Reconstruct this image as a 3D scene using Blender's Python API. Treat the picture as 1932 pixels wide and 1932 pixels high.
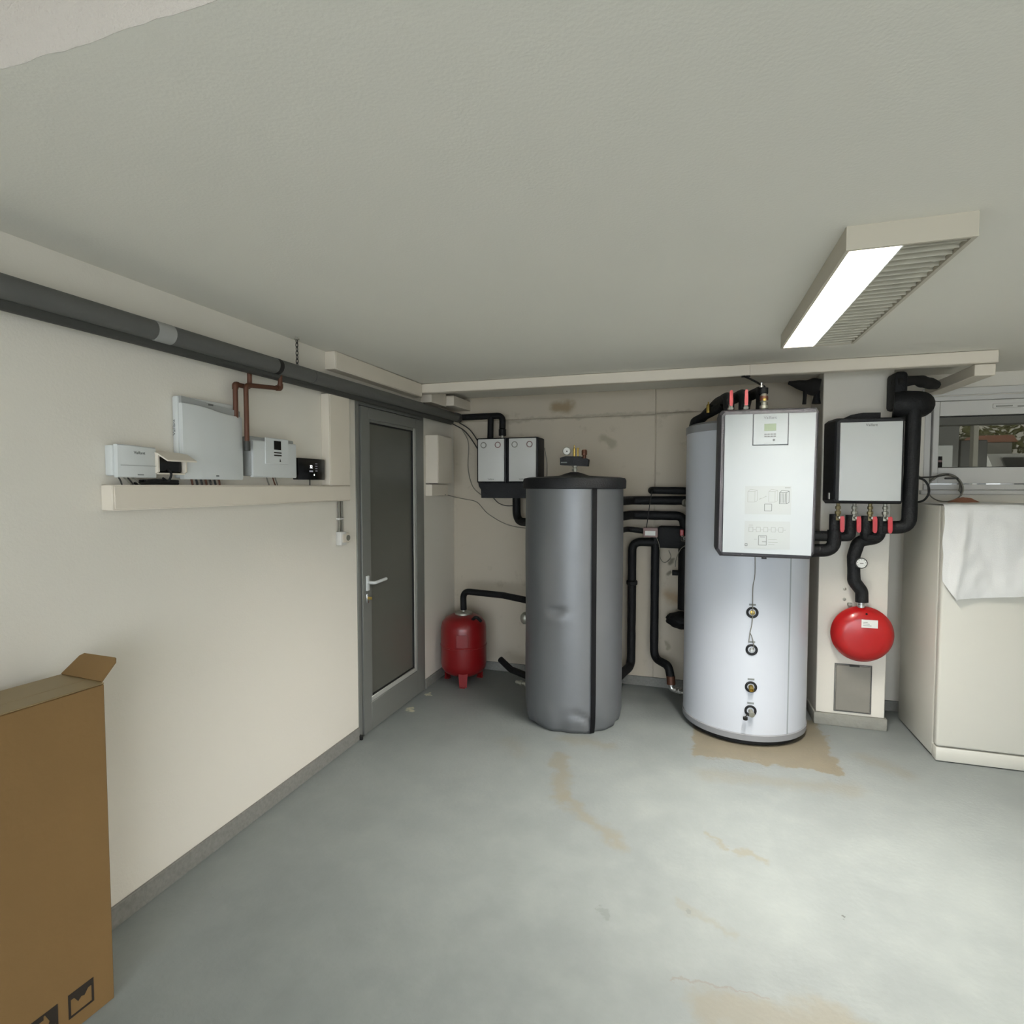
import bpy, bmesh, math, random
from mathutils import Vector, Matrix, noise
random.seed(7)
SC = bpy.context.scene
COL = SC.collection
for o in list(bpy.data.objects): bpy.data.objects.remove(o)

# ------------------------------------------------------------ camera, world, exposure
cam = bpy.data.cameras.new('camera'); co = bpy.data.objects.new('camera', cam); COL.objects.link(co)
co.location = (0, 0, 1.5)
co.rotation_euler = (math.radians(90 - 2.6), 0, math.radians(17.4))
cam.sensor_width = 36; cam.lens = 36 * 1064 / 1932; cam.clip_start = .02
SC.camera = co
W = bpy.data.worlds.new('overcast_sky'); SC.world = W; W.use_nodes = True
W.node_tree.nodes['Background'].inputs[0].default_value = (.86, .93, 1.0, 1)
W.node_tree.nodes['Background'].inputs[1].default_value = 5.6
LAMP_POWER = 6.0       # glow of the lit diffuser itself
LAMP_DOWN = 105.0       # light the louvre throws downwards
vs = SC.view_settings
vs.view_transform = 'Standard'; vs.look = 'None'; vs.gamma = 1; vs.use_curve_mapping = False
vs.exposure = 0.25

# ------------------------------------------------------------ materials
def lin(c):
    if isinstance(c, str):
        c = [int(c[i:i + 2], 16) for i in (0, 2, 4)]
    return tuple(((v / 255) / 12.92 if v / 255 <= .04045 else ((v / 255 + .055) / 1.055) ** 2.4) for v in c[:3]) + (1,)

def mat(name, col, rough=.6, metal=0, bump=0, bscale=60, var=.06, vscale=6, spec=.5, coat=0):
    m = bpy.data.materials.new(name); m.use_nodes = True
    nt = m.node_tree; N = nt.nodes; L = nt.links
    b = N['Principled BSDF']
    b.inputs['Roughness'].default_value = rough; b.inputs['Metallic'].default_value = metal
    b.inputs['Specular IOR Level'].default_value = spec; b.inputs['Coat Weight'].default_value = coat
    tc = N.new('ShaderNodeTexCoord')
    nz = N.new('ShaderNodeTexNoise'); nz.inputs['Scale'].default_value = vscale; nz.inputs['Detail'].default_value = 5
    L.new(tc.outputs['Object'], nz.inputs['Vector'])
    mx = N.new('ShaderNodeMix'); mx.data_type = 'RGBA'
    c = lin(col)
    mx.inputs[6].default_value = tuple(min(1, v * (1 - var)) for v in c[:3]) + (1,)
    mx.inputs[7].default_value = tuple(min(1, v * (1 + var)) for v in c[:3]) + (1,)
    L.new(nz.outputs['Fac'], mx.inputs[0]); L.new(mx.outputs[2], b.inputs['Base Color'])
    if bump:
        n2 = N.new('ShaderNodeTexNoise'); n2.inputs['Scale'].default_value = bscale; n2.inputs['Detail'].default_value = 4
        L.new(tc.outputs['Object'], n2.inputs['Vector'])
        bp = N.new('ShaderNodeBump'); bp.inputs['Strength'].default_value = bump; bp.inputs['Distance'].default_value = .01
        L.new(n2.outputs['Fac'], bp.inputs['Height']); L.new(bp.outputs['Normal'], b.inputs['Normal'])
    return m

def emis(name, col, s):
    m = bpy.data.materials.new(name); m.use_nodes = True
    b = m.node_tree.nodes['Principled BSDF']
    b.inputs['Base Color'].default_value = lin(col)
    b.inputs['Emission Color'].default_value = lin(col); b.inputs['Emission Strength'].default_value = s
    return m

class NB:
    """tiny node-graph builder"""
    def __init__(s, m): s.nt = m.node_tree; s.N = s.nt.nodes; s.L = s.nt.links
    def math(s, op, a, b=None, c=None, clamp=False):
        n = s.N.new('ShaderNodeMath'); n.operation = op; n.use_clamp = clamp
        for i, v in enumerate((a, b, c)):
            if v is None: continue
            if isinstance(v, (int, float)): n.inputs[i].default_value = v
            else: s.L.new(v, n.inputs[i])
        return n.outputs[0]
    def noise(s, vec, scale, detail=4, rough=.5):
        n = s.N.new('ShaderNodeTexNoise'); n.inputs['Scale'].default_value = scale
        n.inputs['Detail'].default_value = detail; n.inputs['Roughness'].default_value = rough
        s.L.new(vec, n.inputs['Vector']); return n
    def ramp(s, x, lo, hi):
        n = s.N.new('ShaderNodeMapRange'); n.interpolation_type = 'SMOOTHSTEP'
        n.inputs[1].default_value = lo; n.inputs[2].default_value = hi
        s.L.new(x, n.inputs[0]); return n.outputs[0]
    def mix(s, f, a, b):
        n = s.N.new('ShaderNodeMix'); n.data_type = 'RGBA'
        if isinstance(f, (int, float)): n.inputs[0].default_value = f
        else: s.L.new(f, n.inputs[0])
        for i, v in ((6, a), (7, b)):
            if isinstance(v, tuple): n.inputs[i].default_value = v
            else: s.L.new(v, n.inputs[i])
        return n.outputs[2]
    def blob(s, X, Y, ax, ay, bx, by, r, soft):
        """mask of a capsule a-b in metres (a stain with a shape of its own)"""
        dx, dy = bx - ax, by - ay; l2 = max(dx * dx + dy * dy, 1e-6)
        px = s.math('SUBTRACT', X, ax); py = s.math('SUBTRACT', Y, ay)
        t = s.math('DIVIDE', s.math('ADD', s.math('MULTIPLY', px, dx), s.math('MULTIPLY', py, dy)), l2, clamp=True)
        ex = s.math('SUBTRACT', px, s.math('MULTIPLY', t, dx)); ey = s.math('SUBTRACT', py, s.math('MULTIPLY', t, dy))
        d = s.math('SQRT', s.math('ADD', s.math('MULTIPLY', ex, ex), s.math('MULTIPLY', ey, ey)))
        return s.ramp(d, r + soft, r - soft)

def floor_material():
    m = bpy.data.materials.new('painted_concrete'); m.use_nodes = True
    g = NB(m); b = g.N['Principled BSDF']
    tc = g.N.new('ShaderNodeTexCoord'); v = tc.outputs['Object']
    n1 = g.noise(v, 1.3, 6, .6); n2 = g.noise(v, 7, 6, .65); n3 = g.noise(v, 55, 3)
    wob = g.noise(v, 9, 5, .6)
    vm = g.N.new('ShaderNodeVectorMath'); vm.operation = 'MULTIPLY_ADD'
    g.L.new(wob.outputs['Color'], vm.inputs[0]); vm.inputs[1].default_value = (.2, .2, 0); g.L.new(v, vm.inputs[2])
    sep = g.N.new('ShaderNodeSeparateXYZ'); g.L.new(vm.outputs[0], sep.inputs[0])
    X = g.math('SUBTRACT', sep.outputs[0], .10); Y = g.math('SUBTRACT', sep.outputs[1], .10)
    base = g.mix(g.ramp(n1.outputs['Fac'], .3, .7), lin('797e7d'), lin('848987'))
    base = g.mix(g.math('MULTIPLY', g.ramp(n2.outputs['Fac'], .45, .75), .2), base, lin('959a95'))
    base = g.mix(g.math('MULTIPLY', g.ramp(n2.outputs['Fac'], .52, .3), .15), base, lin('6c7170'))
    tan = lin('7c786b')
    st = [(-.66, 3.0, -.57, 2.62, .045, .03, .75), (-.57, 2.62, -.26, 2.34, .03, .03, .7), (-.66, 3.24, -.45, 3.22, .05, .05, .5),
          (.09, 2.49, .16, 2.45, .012, .012, .7), (.21, 2.44, .28, 2.41, .018, .014, .7), (.08, 1.64, .46, 1.72, .06, .04, .75),
          (.1, 3.05, .8, 3.1, .05, .06, .45), (.95, 3.5, 1.1, 3.35, .05, .06, .45), (.0, 2.05, .16, 1.98, .02, .02, .4),
          (-1.0, 3.1, -.9, 3.0, .05, .06, .3)]
    for ax, ay, bx, by, r, so, k in st:
        base = g.mix(g.math('MULTIPLY', g.blob(X, Y, ax, ay, bx, by, r, so), k), base, tan)
    # bare screed patch where the paint was left off under the white cylinder
    inx = g.math('MULTIPLY', g.ramp(X, .02, .045), g.ramp(X, .81, .78))
    yl = g.math('ADD', 3.2, g.math('MULTIPLY', wob.outputs['Fac'], 0.1))
    iny = g.math('MULTIPLY', g.ramp(g.math('SUBTRACT', Y, yl), -.01, .012), g.ramp(Y, 4.0, 3.95))
    patch = g.math('MULTIPLY', inx, iny)
    pc = g.mix(n2.outputs['Fac'], lin('6a6558'), lin('857d6b'))
    base = g.mix(patch, base, pc)
    # pale paint chips by the door and a few scuffs
    for ax, ay, bx, by, r, k, c in [(-1.78, 3.66, -1.74, 3.62, .016, .9, 'c9c3ac'), (-1.79, 3.40, -1.75, 3.33, .014, .9, 'c4bfa6'),
                                    (-.27, 1.95, -.24, 1.91, .012, .5, '6c706e'), (.0, 1.72, .13, 1.73, .006, .6, '77706a'), (.52, 2.165, .525, 2.155, .005, .9, '4a4c4a'),
                                    (.13, 1.735, .24, 1.745, .005, .6, '77706a'), (.02, 2.03, .03, 2.03, .006, .6, '6c706e')]:
        base = g.mix(g.math('MULTIPLY', g.blob(X, Y, ax, ay, bx, by, r, r * .6), k), base, lin(c))
    g.L.new(base, b.inputs['Base Color'])
    b.inputs['Specular IOR Level'].default_value = .35
    g.L.new(g.math('ADD', .38, g.math('MULTIPLY', n2.outputs['Fac'], .3)), b.inputs['Roughness'])
    bp = g.N.new('ShaderNodeBump'); bp.inputs['Strength'].default_value = .12; bp.inputs['Distance'].default_value = .01
    g.L.new(n3.outputs['Fac'], bp.inputs['Height']); g.L.new(bp.outputs['Normal'], b.inputs['Normal'])
    return m

def plaster(name, col, dirt=None, bump=.15):
    m = bpy.data.materials.new(name); m.use_nodes = True
    g = NB(m); b = g.N['Principled BSDF']; b.inputs['Roughness'].default_value = .85; b.inputs['Specular IOR Level'].default_value = .25
    tc = g.N.new('ShaderNodeTexCoord'); v = tc.outputs['Object']
    n1 = g.noise(v, 1.1, 4); n2 = g.noise(v, 9, 6, .6); n3 = g.noise(v, 130, 3)
    c = lin(col); c0 = tuple(x * .95 for x in c[:3]) + (1,)
    base = g.mix(n1.outputs['Fac'], c0, c)
    if dirt:
        sep = g.N.new('ShaderNodeSeparateXYZ'); g.L.new(v, sep.inputs[0])
        wv = g.math('MULTIPLY', g.math('SUBTRACT', n2.outputs['Fac'], .5), .1)
        for ax, az, bx, bz, r, so, k, cc in dirt:
            f = g.blob(g.math('ADD', sep.outputs[0], wv), g.math('ADD', sep.outputs[2], wv), ax, az, bx, bz, r, so)
            base = g.mix(g.math('MULTIPLY', f, k), base, lin(cc))
        base = g.mix(g.math('MULTIPLY', g.ramp(n2.outputs['Fac'], .6, .75), .35), base, lin('9a917e'))
    g.L.new(base, b.inputs['Base Color'])
    bp = g.N.new('ShaderNodeBump'); bp.inputs['Strength'].default_value = bump; bp.inputs['Distance'].default_value = .004
    g.L.new(n3.outputs['Fac'], bp.inputs['Height']); g.L.new(bp.outputs['Normal'], b.inputs['Normal'])
    return m

M = {}
M['floor'] = floor_material()
M['wall'] = plaster('wall_paint', 'e2ddd2')
M['ceil'] = plaster('ceiling_paint', 'e8e5db', bump=.15)
M['riser'] = plaster('rough_plaster', 'c2bbb4', bump=.9)
M['back'] = plaster('old_wall_paint', 'c4baa9', dirt=[(-1.0, 2.11, -.9, 2.11, .04, .03, .75, '8a7554'), (-.62, 1.86, -.56, 1.82, .035, .02, .5, '8b846f'),
    (-.78, 1.72, -.77, 1.70, .02, .02, .5, '8b846f'), (-.12, .70, -.06, .68, .05, .04, .6, '9a7c55'), (-.12, .95, -.12, .94, .014, .01, .8, '6d6a5c'),
    (-.13, .86, -.13, .86, .012, .008, .8, '6d6a5c'), (-.14, .35, -.13, .3, .012, .01, .6, '8b846f'), (-1.45, 2.02, -.0, 2.04, .012, .012, .3, '6f6656')])
M['plinth'] = mat('bare_plinth', '8d8c84', .85, bump=.5, bscale=45, var=.16, vscale=22)
M['drive'] = mat('bounce_driveway', 'd2d0c8', .9, var=.08)  # unseen ground, made pale to bounce daylight onto the ceiling
M['base_grey'] = mat('grey_skirting', '7f7e79', .75, bump=.35, bscale=60, var=.28, vscale=70)
M['trunk'] = mat('cream_plastic', 'ded5c6', .5, var=.03)
M['white_pl'] = mat('white_plastic', 'd0d3d2', .42, var=.02)
M['lamp_greyed_lac'] = mat('lamp_greyed_lacquer', '9ba1a4', .65, var=.015, spec=.2)  # white panel coloured grey to offset overexposure from the close lamp
M['grey_lac'] = mat('grey_trim', '9a9c9a', .45, var=.03)
M['grey_cover'] = mat('light_grey_cover', 'd5d5d1', .4, var=.03)
M['foam'] = mat('black_foam', '101113', .62, bump=.35, bscale=90, var=.3, vscale=14, spec=.3)
M['foam_s'] = mat('black_moulded_foam', '15161a', .55, bump=.3, bscale=160, var=.15, vscale=20, spec=.4)
M['shell'] = mat('dark_grey_moulded_foam', '46454a', .6, bump=.3, bscale=220, var=.08, vscale=40)
M['lag'] = mat('grey_pipe_lagging', '5a5a57', .6, bump=.1, bscale=60, var=.1, vscale=8)
M['lag_d'] = mat('dark_pipe_lagging', '3b3b38', .6, bump=.1, bscale=60, var=.1, vscale=8)
M['tape'] = mat('pale_tape', '9b9b98', .5)
M['copper'] = mat('dull_copper', '5e3b2b', .5, metal=.35, var=.2, vscale=30)
M['brass'] = mat('brass', 'b39a54', .32, metal=.9, var=.1)
M['brass_dull'] = mat('dull_brass', '8d8260', .4, metal=.7, var=.15, vscale=30)
M['chrome'] = mat('chrome', 'd8d8d6', .22, metal=.95, var=.05)
M['zinc'] = mat('zinc', 'a8a79c', .45, metal=.7, var=.12, vscale=20)
M['red_h'] = mat('red_handle_vinyl', 'b52c34', .35)
M['red'] = mat('red_enamel', 'a81214', .3, var=.05, coat=.2)
M['red_dark'] = mat('dark_red_enamel', '7c0e12', .34, var=.06, coat=.15)
M['alu'] = mat('grey_aluminium_frame', '7e7f7b', .42, metal=.25, var=.04)
M['alu_l'] = mat('pale_aluminium_bead', 'b9bab4', .4, metal=.2)
M['rubber'] = mat('black_rubber', '0c0c0c', .7)
M['black'] = mat('black_gloss', '070708', .22)
M['dark'] = mat('dark_void', '141210', .9)
M['jacket'] = mat('silver_grey_jacket', '787a7d', .44, metal=.5, bump=.06, bscale=25, var=.05, vscale=5)
M['zip'] = mat('black_zip', '0d0d12', .6)
M['tank'] = mat('pale_grey_tank_skin', 'c6cad2', .38, var=.02, coat=.15)
M['rim'] = mat('grey_rim', '8c8d90', .5)
M['fridge'] = mat('fridge_enamel', 'cbc9bf', .4, var=.015)
M['gasket'] = mat('grey_gasket', '8d8c84', .7)
M['cloth'] = mat('white_cloth', 'dadad8', .85, bump=.15, bscale=200, var=.03)
M['card'] = mat('cardboard', '785c34', .8, bump=.1, bscale=40, var=.06, vscale=4)
M['card_top'] = mat('cardboard_with_clear_tape', '8c7a58', .5, var=.05)
M['ink'] = mat('black_ink', '221a10', .8)
M['ink_g'] = mat('grey_ink', '5e6161', .8, spec=.2)
M['ink_l'] = mat('pale_grey_ink', '7f8382', .8, spec=.2)
M['paper'] = mat('paper', 'e4e4df', .7, var=.02)
M['sheet'] = mat('lamp_dimmed_sheet', '989d9d', .8, var=.02, spec=.2)  # paper colour darkened so the close lamp does not clip it
M['lcd'] = mat('green_lcd', '66735f', .5)
M['rust'] = mat('dull_grey_steel_hatch', '8a867d', .6, metal=.2, var=.14, vscale=9)
M['wire_d'] = mat('dark_cable', '2a2927', .6)
M['wire_l'] = mat('grey_cable', '7d7a70', .6)
M['upvc'] = mat('white_window_plastic', 'cfcdc8', .4, var=.02)
M['orange'] = mat('orange_cloth', '96664f', .8)
M['pink_grey'] = mat('pinkish_grey_plastic', '8c7370', .5)
M['white_blade'] = mat('white_louvre', 'f0efea', .5, var=.01)
M['glow'] = emis('lit_diffuser', 'fffaf0', LAMP_POWER)
M['housing'] = mat('cream_lamp_housing', 'bdb6a6', .5, var=.03)
M['lm'] = mat('louvre_metal', 'c6c2b4', .4, metal=.3, var=.35, vscale=9)
M['screen_on'] = emis('lit_digits', 'ffffff', 2.0)
M['screen_dim'] = emis('dim_digits', '8c8c94', .35)

def glassmat(name, col, rough, alpha_mix):
    m = bpy.data.materials.new(name); m.use_nodes = True; g = NB(m)
    b = g.N['Principled BSDF']; out = g.N['Material Output']
    b.inputs['Base Color'].default_value = lin(col); b.inputs['Roughness'].default_value = rough
    n = g.noise(g.N.new('ShaderNodeTexCoord').outputs['Object'], 160, 2)
    bp = g.N.new('ShaderNodeBump'); bp.inputs['Strength'].default_value = .12; bp.inputs['Distance'].default_value = .002
    if rough > .1:
        g.L.new(n.outputs['Fac'], bp.inputs['Height']); g.L.new(bp.outputs['Normal'], b.inputs['Normal'])
    tr = g.N.new('ShaderNodeBsdfTransparent'); mx = g.N.new('ShaderNodeMixShader'); mx.inputs[0].default_value = alpha_mix
    g.L.new(tr.outputs[0], mx.inputs[1]); g.L.new(b.outputs[0], mx.inputs[2]); g.L.new(mx.outputs[0], out.inputs['Surface'])
    return m
M['frost'] = glassmat('dark_frosted_glass', '5e5e57', .3, .96)
def panemat():
    m = bpy.data.materials.new('tinted_window_glass'); m.use_nodes = True; g = NB(m); g.N.remove(g.N['Principled BSDF'])
    tr = g.N.new('ShaderNodeBsdfTransparent'); tr.inputs[0].default_value = (.52, .51, .47, 1)
    gl = g.N.new('ShaderNodeBsdfGlossy'); gl.inputs[0].default_value = (.9, .9, .9, 1); gl.inputs['Roughness'].default_value = .03
    fr = g.N.new('ShaderNodeFresnel'); fr.inputs[0].default_value = 1.5
    mx = g.N.new('ShaderNodeMixShader'); g.L.new(fr.outputs[0], mx.inputs[0]); g.L.new(tr.outputs[0], mx.inputs[1]); g.L.new(gl.outputs[0], mx.inputs[2])
    g.L.new(mx.outputs[0], g.N['Material Output'].inputs['Surface']); return m
M['pane'] = panemat()

# ------------------------------------------------------------ mesh helpers
def link(name, bm, m, parent=None, smooth=40):
    me = bpy.data.meshes.new(name)
    bmesh.ops.recalc_face_normals(bm, faces=bm.faces)
    if smooth:
        for f in bm.faces: f.smooth = True
        th = math.radians(smooth)
        for e in bm.edges:
            if len(e.link_faces) != 2 or e.calc_face_angle(0) > th: e.smooth = False
    bm.to_mesh(me); bm.free()
    o = bpy.data.objects.new(name, me); COL.objects.link(o)
    if m is not None: me.materials.append(M[m] if isinstance(m, str) else m)
    if parent: par(o, parent)
    return o

def par(o, p):
    o.parent = p
    o.matrix_parent_inverse = Matrix.Identity(4)
    w = world_of(p)
    o.data.transform(w.inverted()) if o.type == 'MESH' else None
    return o

def world_of(o):
    mtx = Matrix.Translation(o.location) @ o.rotation_euler.to_matrix().to_4x4()
    return (world_of(o.parent) @ mtx) if o.parent else mtx

def thing(name, label, cat, loc=(0, 0, 0), group=None):
    o = bpy.data.objects.new(name, None); COL.objects.link(o); o.location = loc
    o.empty_display_size = .05
    tag(o, label, cat, group); return o

def tag(o, label, cat, group=None):
    o['label'] = label; o['category'] = cat
    if group: o['group'] = group
    return o

def struct(o, label=None):
    o['kind'] = 'structure'
    if label: o['label'] = label
    return o

def box(x0, x1, y0, y1, z0, z1, bev=0, seg=2, bm=None):
    own = bm is None
    b2 = bmesh.new()
    r = bmesh.ops.create_cube(b2, size=1)
    for v in b2.verts:
        v.co = Vector(((x0 + x1) / 2 + v.co.x * (x1 - x0), (y0 + y1) / 2 + v.co.y * (y1 - y0), (z0 + z1) / 2 + v.co.z * (z1 - z0)))
    if bev: bmesh.ops.bevel(b2, geom=list(b2.edges), offset=bev, segments=seg, profile=.5, affect='EDGES')
    if own: return b2
    me = bpy.data.meshes.new('t'); b2.to_mesh(me); b2.free(); bm.from_mesh(me); bpy.data.meshes.remove(me)
    return bm

def prism(poly, axis, a, b, bm=None):
    """poly: list of 2-D points in the plane normal to axis; extruded a..b"""
    bm = bm or bmesh.new()
    def P(p, t):
        return {'x': (t, p[0], p[1]), 'y': (p[0], t, p[1]), 'z': (p[0], p[1], t)}[axis]
    A = [bm.verts.new(P(p, a)) for p in poly]; B = [bm.verts.new(P(p, b)) for p in poly]
    n = len(poly)
    bm.faces.new(A); bm.faces.new(B[::-1])
    for i in range(n): bm.faces.new((A[i], B[i], B[(i + 1) % n], A[(i + 1) % n]))
    return bm

def lathe(prof, origin=(0, 0, 0), axis='z', seg=32, bm=None, direction=None):
    """prof: list of (radius, height)"""
    bm = bm or bmesh.new()
    if direction is None:
        direction = {'x': (1, 0, 0), 'y': (0, 1, 0), 'z': (0, 0, 1), '-y': (0, -1, 0), '-x': (-1, 0, 0)}[axis]
    d = Vector(direction).normalized()
    q = Vector((0, 0, 1)).rotation_difference(d)
    o = Vector(origin); rings = []
    for r, h in prof:
        if r < 1e-6: rings.append([bm.verts.new(o + q @ Vector((0, 0, h)))])
        else: rings.append([bm.verts.new(o + q @ Vector((r * math.cos(2 * math.pi * i / seg), r * math.sin(2 * math.pi * i / seg), h))) for i in range(seg)])
    for a, b in zip(rings, rings[1:]):
        for i in range(seg):
            j = (i + 1) % seg
            if len(a) == 1 and len(b) == 1: continue
            if len(a) == 1: bm.faces.new((a[0], b[i], b[j]))
            elif len(b) == 1: bm.faces.new((a[i], a[j], b[0]))
            else: bm.faces.new((a[i], a[j], b[j], b[i]))
    if len(rings[0]) > 1: bm.faces.new(rings[0][::-1])
    if len(rings[-1]) > 1: bm.faces.new(rings[-1])
    return bm

def cyl(p0, p1, r, seg=20, bm=None, r2=None):
    p0, p1 = Vector(p0), Vector(p1); h = (p1 - p0).length
    return lathe([(r, 0), (r2 if r2 is not None else r, h)], p0, direction=p1 - p0, seg=seg, bm=bm)

def fillet_path(pts, fr, n=7):
    pts = [Vector(p) for p in pts]; out = [pts[0]]
    for a, b, c in zip(pts, pts[1:], pts[2:]):
        u = (a - b); w = (c - b); lu, lw = u.length, w.length
        u.normalize(); w.normalize(); ang = u.angle(w)
        if ang > math.pi - .02: out.append(b); continue
        t = min(fr / math.tan(ang / 2), lu * .48, lw * .48)
        p, q = b + u * t, b + w * t
        for k in range(n + 1):
            s = k / n
            out.append((1 - s) ** 2 * p + 2 * (1 - s) * s * b + s * s * q)
    out.append(pts[-1]); return out

def sweep(path, r, seg=12, bm=None, lump=0):
    bm = bm or bmesh.new()
    path = [Vector(p) for p in path]
    t0 = (path[1] - path[0]).normalized()
    nrm = t0.orthogonal().normalized(); rings = []; prev = t0
    for i, p in enumerate(path):
        if i == 0: t = t0
        elif i == len(path) - 1: t = (path[-1] - path[-2]).normalized()
        else:
            t = ((path[i + 1] - p).normalized() + (p - path[i - 1]).normalized())
            t = t.normalized() if t.length > 1e-6 else prev
        nrm = (prev.rotation_difference(t) @ nrm).normalized(); prev = t
        bn = t.cross(nrm)
        rr = (r[i] if isinstance(r, (list, tuple)) else r)
        if lump: rr *= 1 + lump * noise.noise(p * 14)
        rings.append([bm.verts.new(p + rr * (math.cos(2 * math.pi * k / seg) * nrm + math.sin(2 * math.pi * k / seg) * bn)) for k in range(seg)])
    for a, b in zip(rings, rings[1:]):
        for k in range(seg):
            j = (k + 1) % seg; bm.faces.new((a[k], a[j], b[j], b[k]))
    bm.faces.new(rings[0][::-1]); bm.faces.new(rings[-1])
    return bm

def dense(path, step=.03):
    out = [path[0]]
    for a, b in zip(path, path[1:]):
        n = max(1, int((b - a).length / step))
        for k in range(1, n + 1): out.append(a.lerp(b, k / n))
    return out

def pipe(name, pts, r, m, parent=None, fr=.06, seg=14, lump=0):
    p = fillet_path(pts, fr)
    if lump: p = dense(p)
    return link(name, sweep(p, r, seg, lump=lump), m, parent)

def cable(name, pts, r, m, parent=None, seg=8):
    """smooth Catmull-Rom cable"""
    P = [Vector(p) for p in pts]; P = [2 * P[0] - P[1]] + P + [2 * P[-1] - P[-2]]; out = []
    for i in range(1, len(P) - 2):
        for k in range(8):
            t = k / 8; a, b, c, d = P[i - 1:i + 3]
            out.append(.5 * ((2 * b) + (-a + c) * t + (2 * a - 5 * b + 4 * c - d) * t * t + (-a + 3 * b - 3 * c + d) * t ** 3))
    out.append(P[-2])
    return link(name, sweep(out, r, seg), m, parent)

def text(name, s, size, loc, facing, m, parent=None, xs=1.0):
    """flat print; facing '-y' (read from the room towards the back wall) or '+x' (on the left wall)"""
    cu = bpy.data.curves.new(name, 'FONT'); cu.body = s; cu.size = size; cu.align_x = 'CENTER'; cu.align_y = 'CENTER'
    cu.extrude = .0003; cu.resolution_u = 3
    t = bpy.data.objects.new(name, cu); COL.objects.link(t)
    dg = bpy.context.evaluated_depsgraph_get(); dg.update()
    me = bpy.data.meshes.new_from_object(t.evaluated_get(dg)); bpy.data.objects.remove(t); bpy.data.curves.remove(cu)
    if facing == '-y': R = Matrix(((xs, 0, 0), (0, 0, -1), (0, 1, 0)))
    elif facing == '+x': R = Matrix(((0, 0, 1), (xs, 0, 0), (0, 1, 0)))
    elif facing == '-yv': R = Matrix(((0, -xs, 0), (0, 0, -1), (1, 0, 0)))
    me.transform(Matrix.Translation(Vector(loc)) @ R.to_4x4())
    me.materials.clear(); me.materials.append(M[m])
    o = bpy.data.objects.new(name, me); COL.objects.link(o)
    if parent: par(o, parent)
    return o

def frame_rect(u0, u1, z0, z1, w, put):
    put(u0, u1, z0, z0 + w); put(u0, u1, z1 - w, z1); put(u0, u0 + w, z0 + w, z1 - w); put(u1 - w, u1, z0 + w, z1 - w)

# ------------------------------------------------------------ the room
XL, XR, YB, YR, ZC = -1.85, 2.6, 4.3, -2.4, 2.215
struct(link('floor', box(XL - .2, XR + .2, YR - .2, YB + .2, -.1, 0), 'floor'), 'grey painted concrete floor with tan stains')
# ceiling with a ragged front edge and the riser of a higher ceiling strip nearer the camera
bm = bmesh.new(); YS = .695; n = 160
xs = [XL - .1 + (XR - XL + .2) * i / n for i in range(n + 1)]
ed = [YS + .006 * noise.noise(Vector((x * 9, 0, 0))) + .004 * noise.noise(Vector((x * 30, 3, 0))) for x in xs]
f0 = [bm.verts.new((x, y, ZC)) for x, y in zip(xs, ed)]; b0 = [bm.verts.new((x, YB + .1, ZC)) for x in xs]
f1 = [bm.verts.new((x, y, ZC + .2)) for x, y in zip(xs, ed)]; b1 = [bm.verts.new((x, YB + .1, ZC + .2)) for x in xs]
for i in range(n):
    bm.faces.new((f0[i], b0[i], b0[i + 1], f0[i + 1])); bm.faces.new((f1[i], f1[i + 1], b1[i + 1], b1[i])); bm.faces.new((f0[i], f0[i + 1], f1[i + 1], f1[i]))
struct(link('ceiling', bm, 'ceil'), 'off-white painted concrete ceiling')
bm = bmesh.new()
g0 = [bm.verts.new((x, y - .0006, ZC)) for x, y in zip(xs, ed)]; g1 = [bm.verts.new((x, YS - .02, 2.75)) for x in xs]
h1 = [bm.verts.new((x, YS + .1, 2.75)) for x in xs]; h0 = [bm.verts.new((x, YS + .1, ZC + .203)) for x in xs]
for i in range(n):
    bm.faces.new((g0[i], g0[i + 1], g1[i + 1], g1[i])); bm.faces.new((g1[i], g1[i + 1], h1[i + 1], h1[i])); bm.faces.new((h1[i], h1[i + 1], h0[i + 1], h0[i]))
struct(link('trim_1', bm, 'riser'), 'rough plastered ceiling step at the upper left')
struct(link('ceiling', box(XL - .1, XR + .1, YR - .1, YS + .1, 2.75, 2.85), 'ceil'), 'higher ceiling strip above the camera')
# left wall with the door opening
DY0, DY1, DZ = 2.862, 3.732, 2.012
bm = box(XL - .2, XL, YR - .2, DY0, 0, 2.85); box(XL - .2, XL, DY1, YB + .2, 0, 2.85, bm=bm); box(XL - .2, XL, DY0, DY1, DZ, 2.85, bm=bm)
struct(link('wall_left', bm, 'wall', smooth=0), 'cream painted wall on the left')
# back wall: core with the window opening, older panel boards with open joints in front
WX0, WX1, WZ0, WZ1 = 1.45, 2.45, 1.478, 2.075
bm = box(XL - .2, WX0, YB + .012, YB + .25, 0, 2.85); box(WX1, XR + .2, YB + .012, YB + .25, 0, 2.85, bm=bm)
box(WX0, WX1, YB + .012, YB + .25, 0, WZ0, bm=bm); box(WX0, WX1, YB + .012, YB + .25, WZ1, 2.85, bm=bm)
wb = struct(link('wall_back', bm, 'back', smooth=0), 'cream back wall with open panel joints')
J = .0035
for x0, x1, z0, z1 in [(XL, -.24 - J, 0, 2.026 - J), (-.24 + J, .95, 0, 2.036 - J), (XL, -.24 - J, 2.026 + J, ZC), (-.24 + J, .95, 2.036 + J, ZC)]:
    link('panel', box(x0, x1, YB, YB + .012, z0, z1, .002, 1), 'back', wb)
for x0, x1, z0, z1 in [(.95, WX0, 0, ZC), (WX1, XR, 0, ZC), (WX0, WX1, 0, WZ0), (WX0, WX1, WZ1, ZC)]:
    link('panel', box(x0, x1, YB, YB + .012, z0, z1), 'wall', wb)
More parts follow.
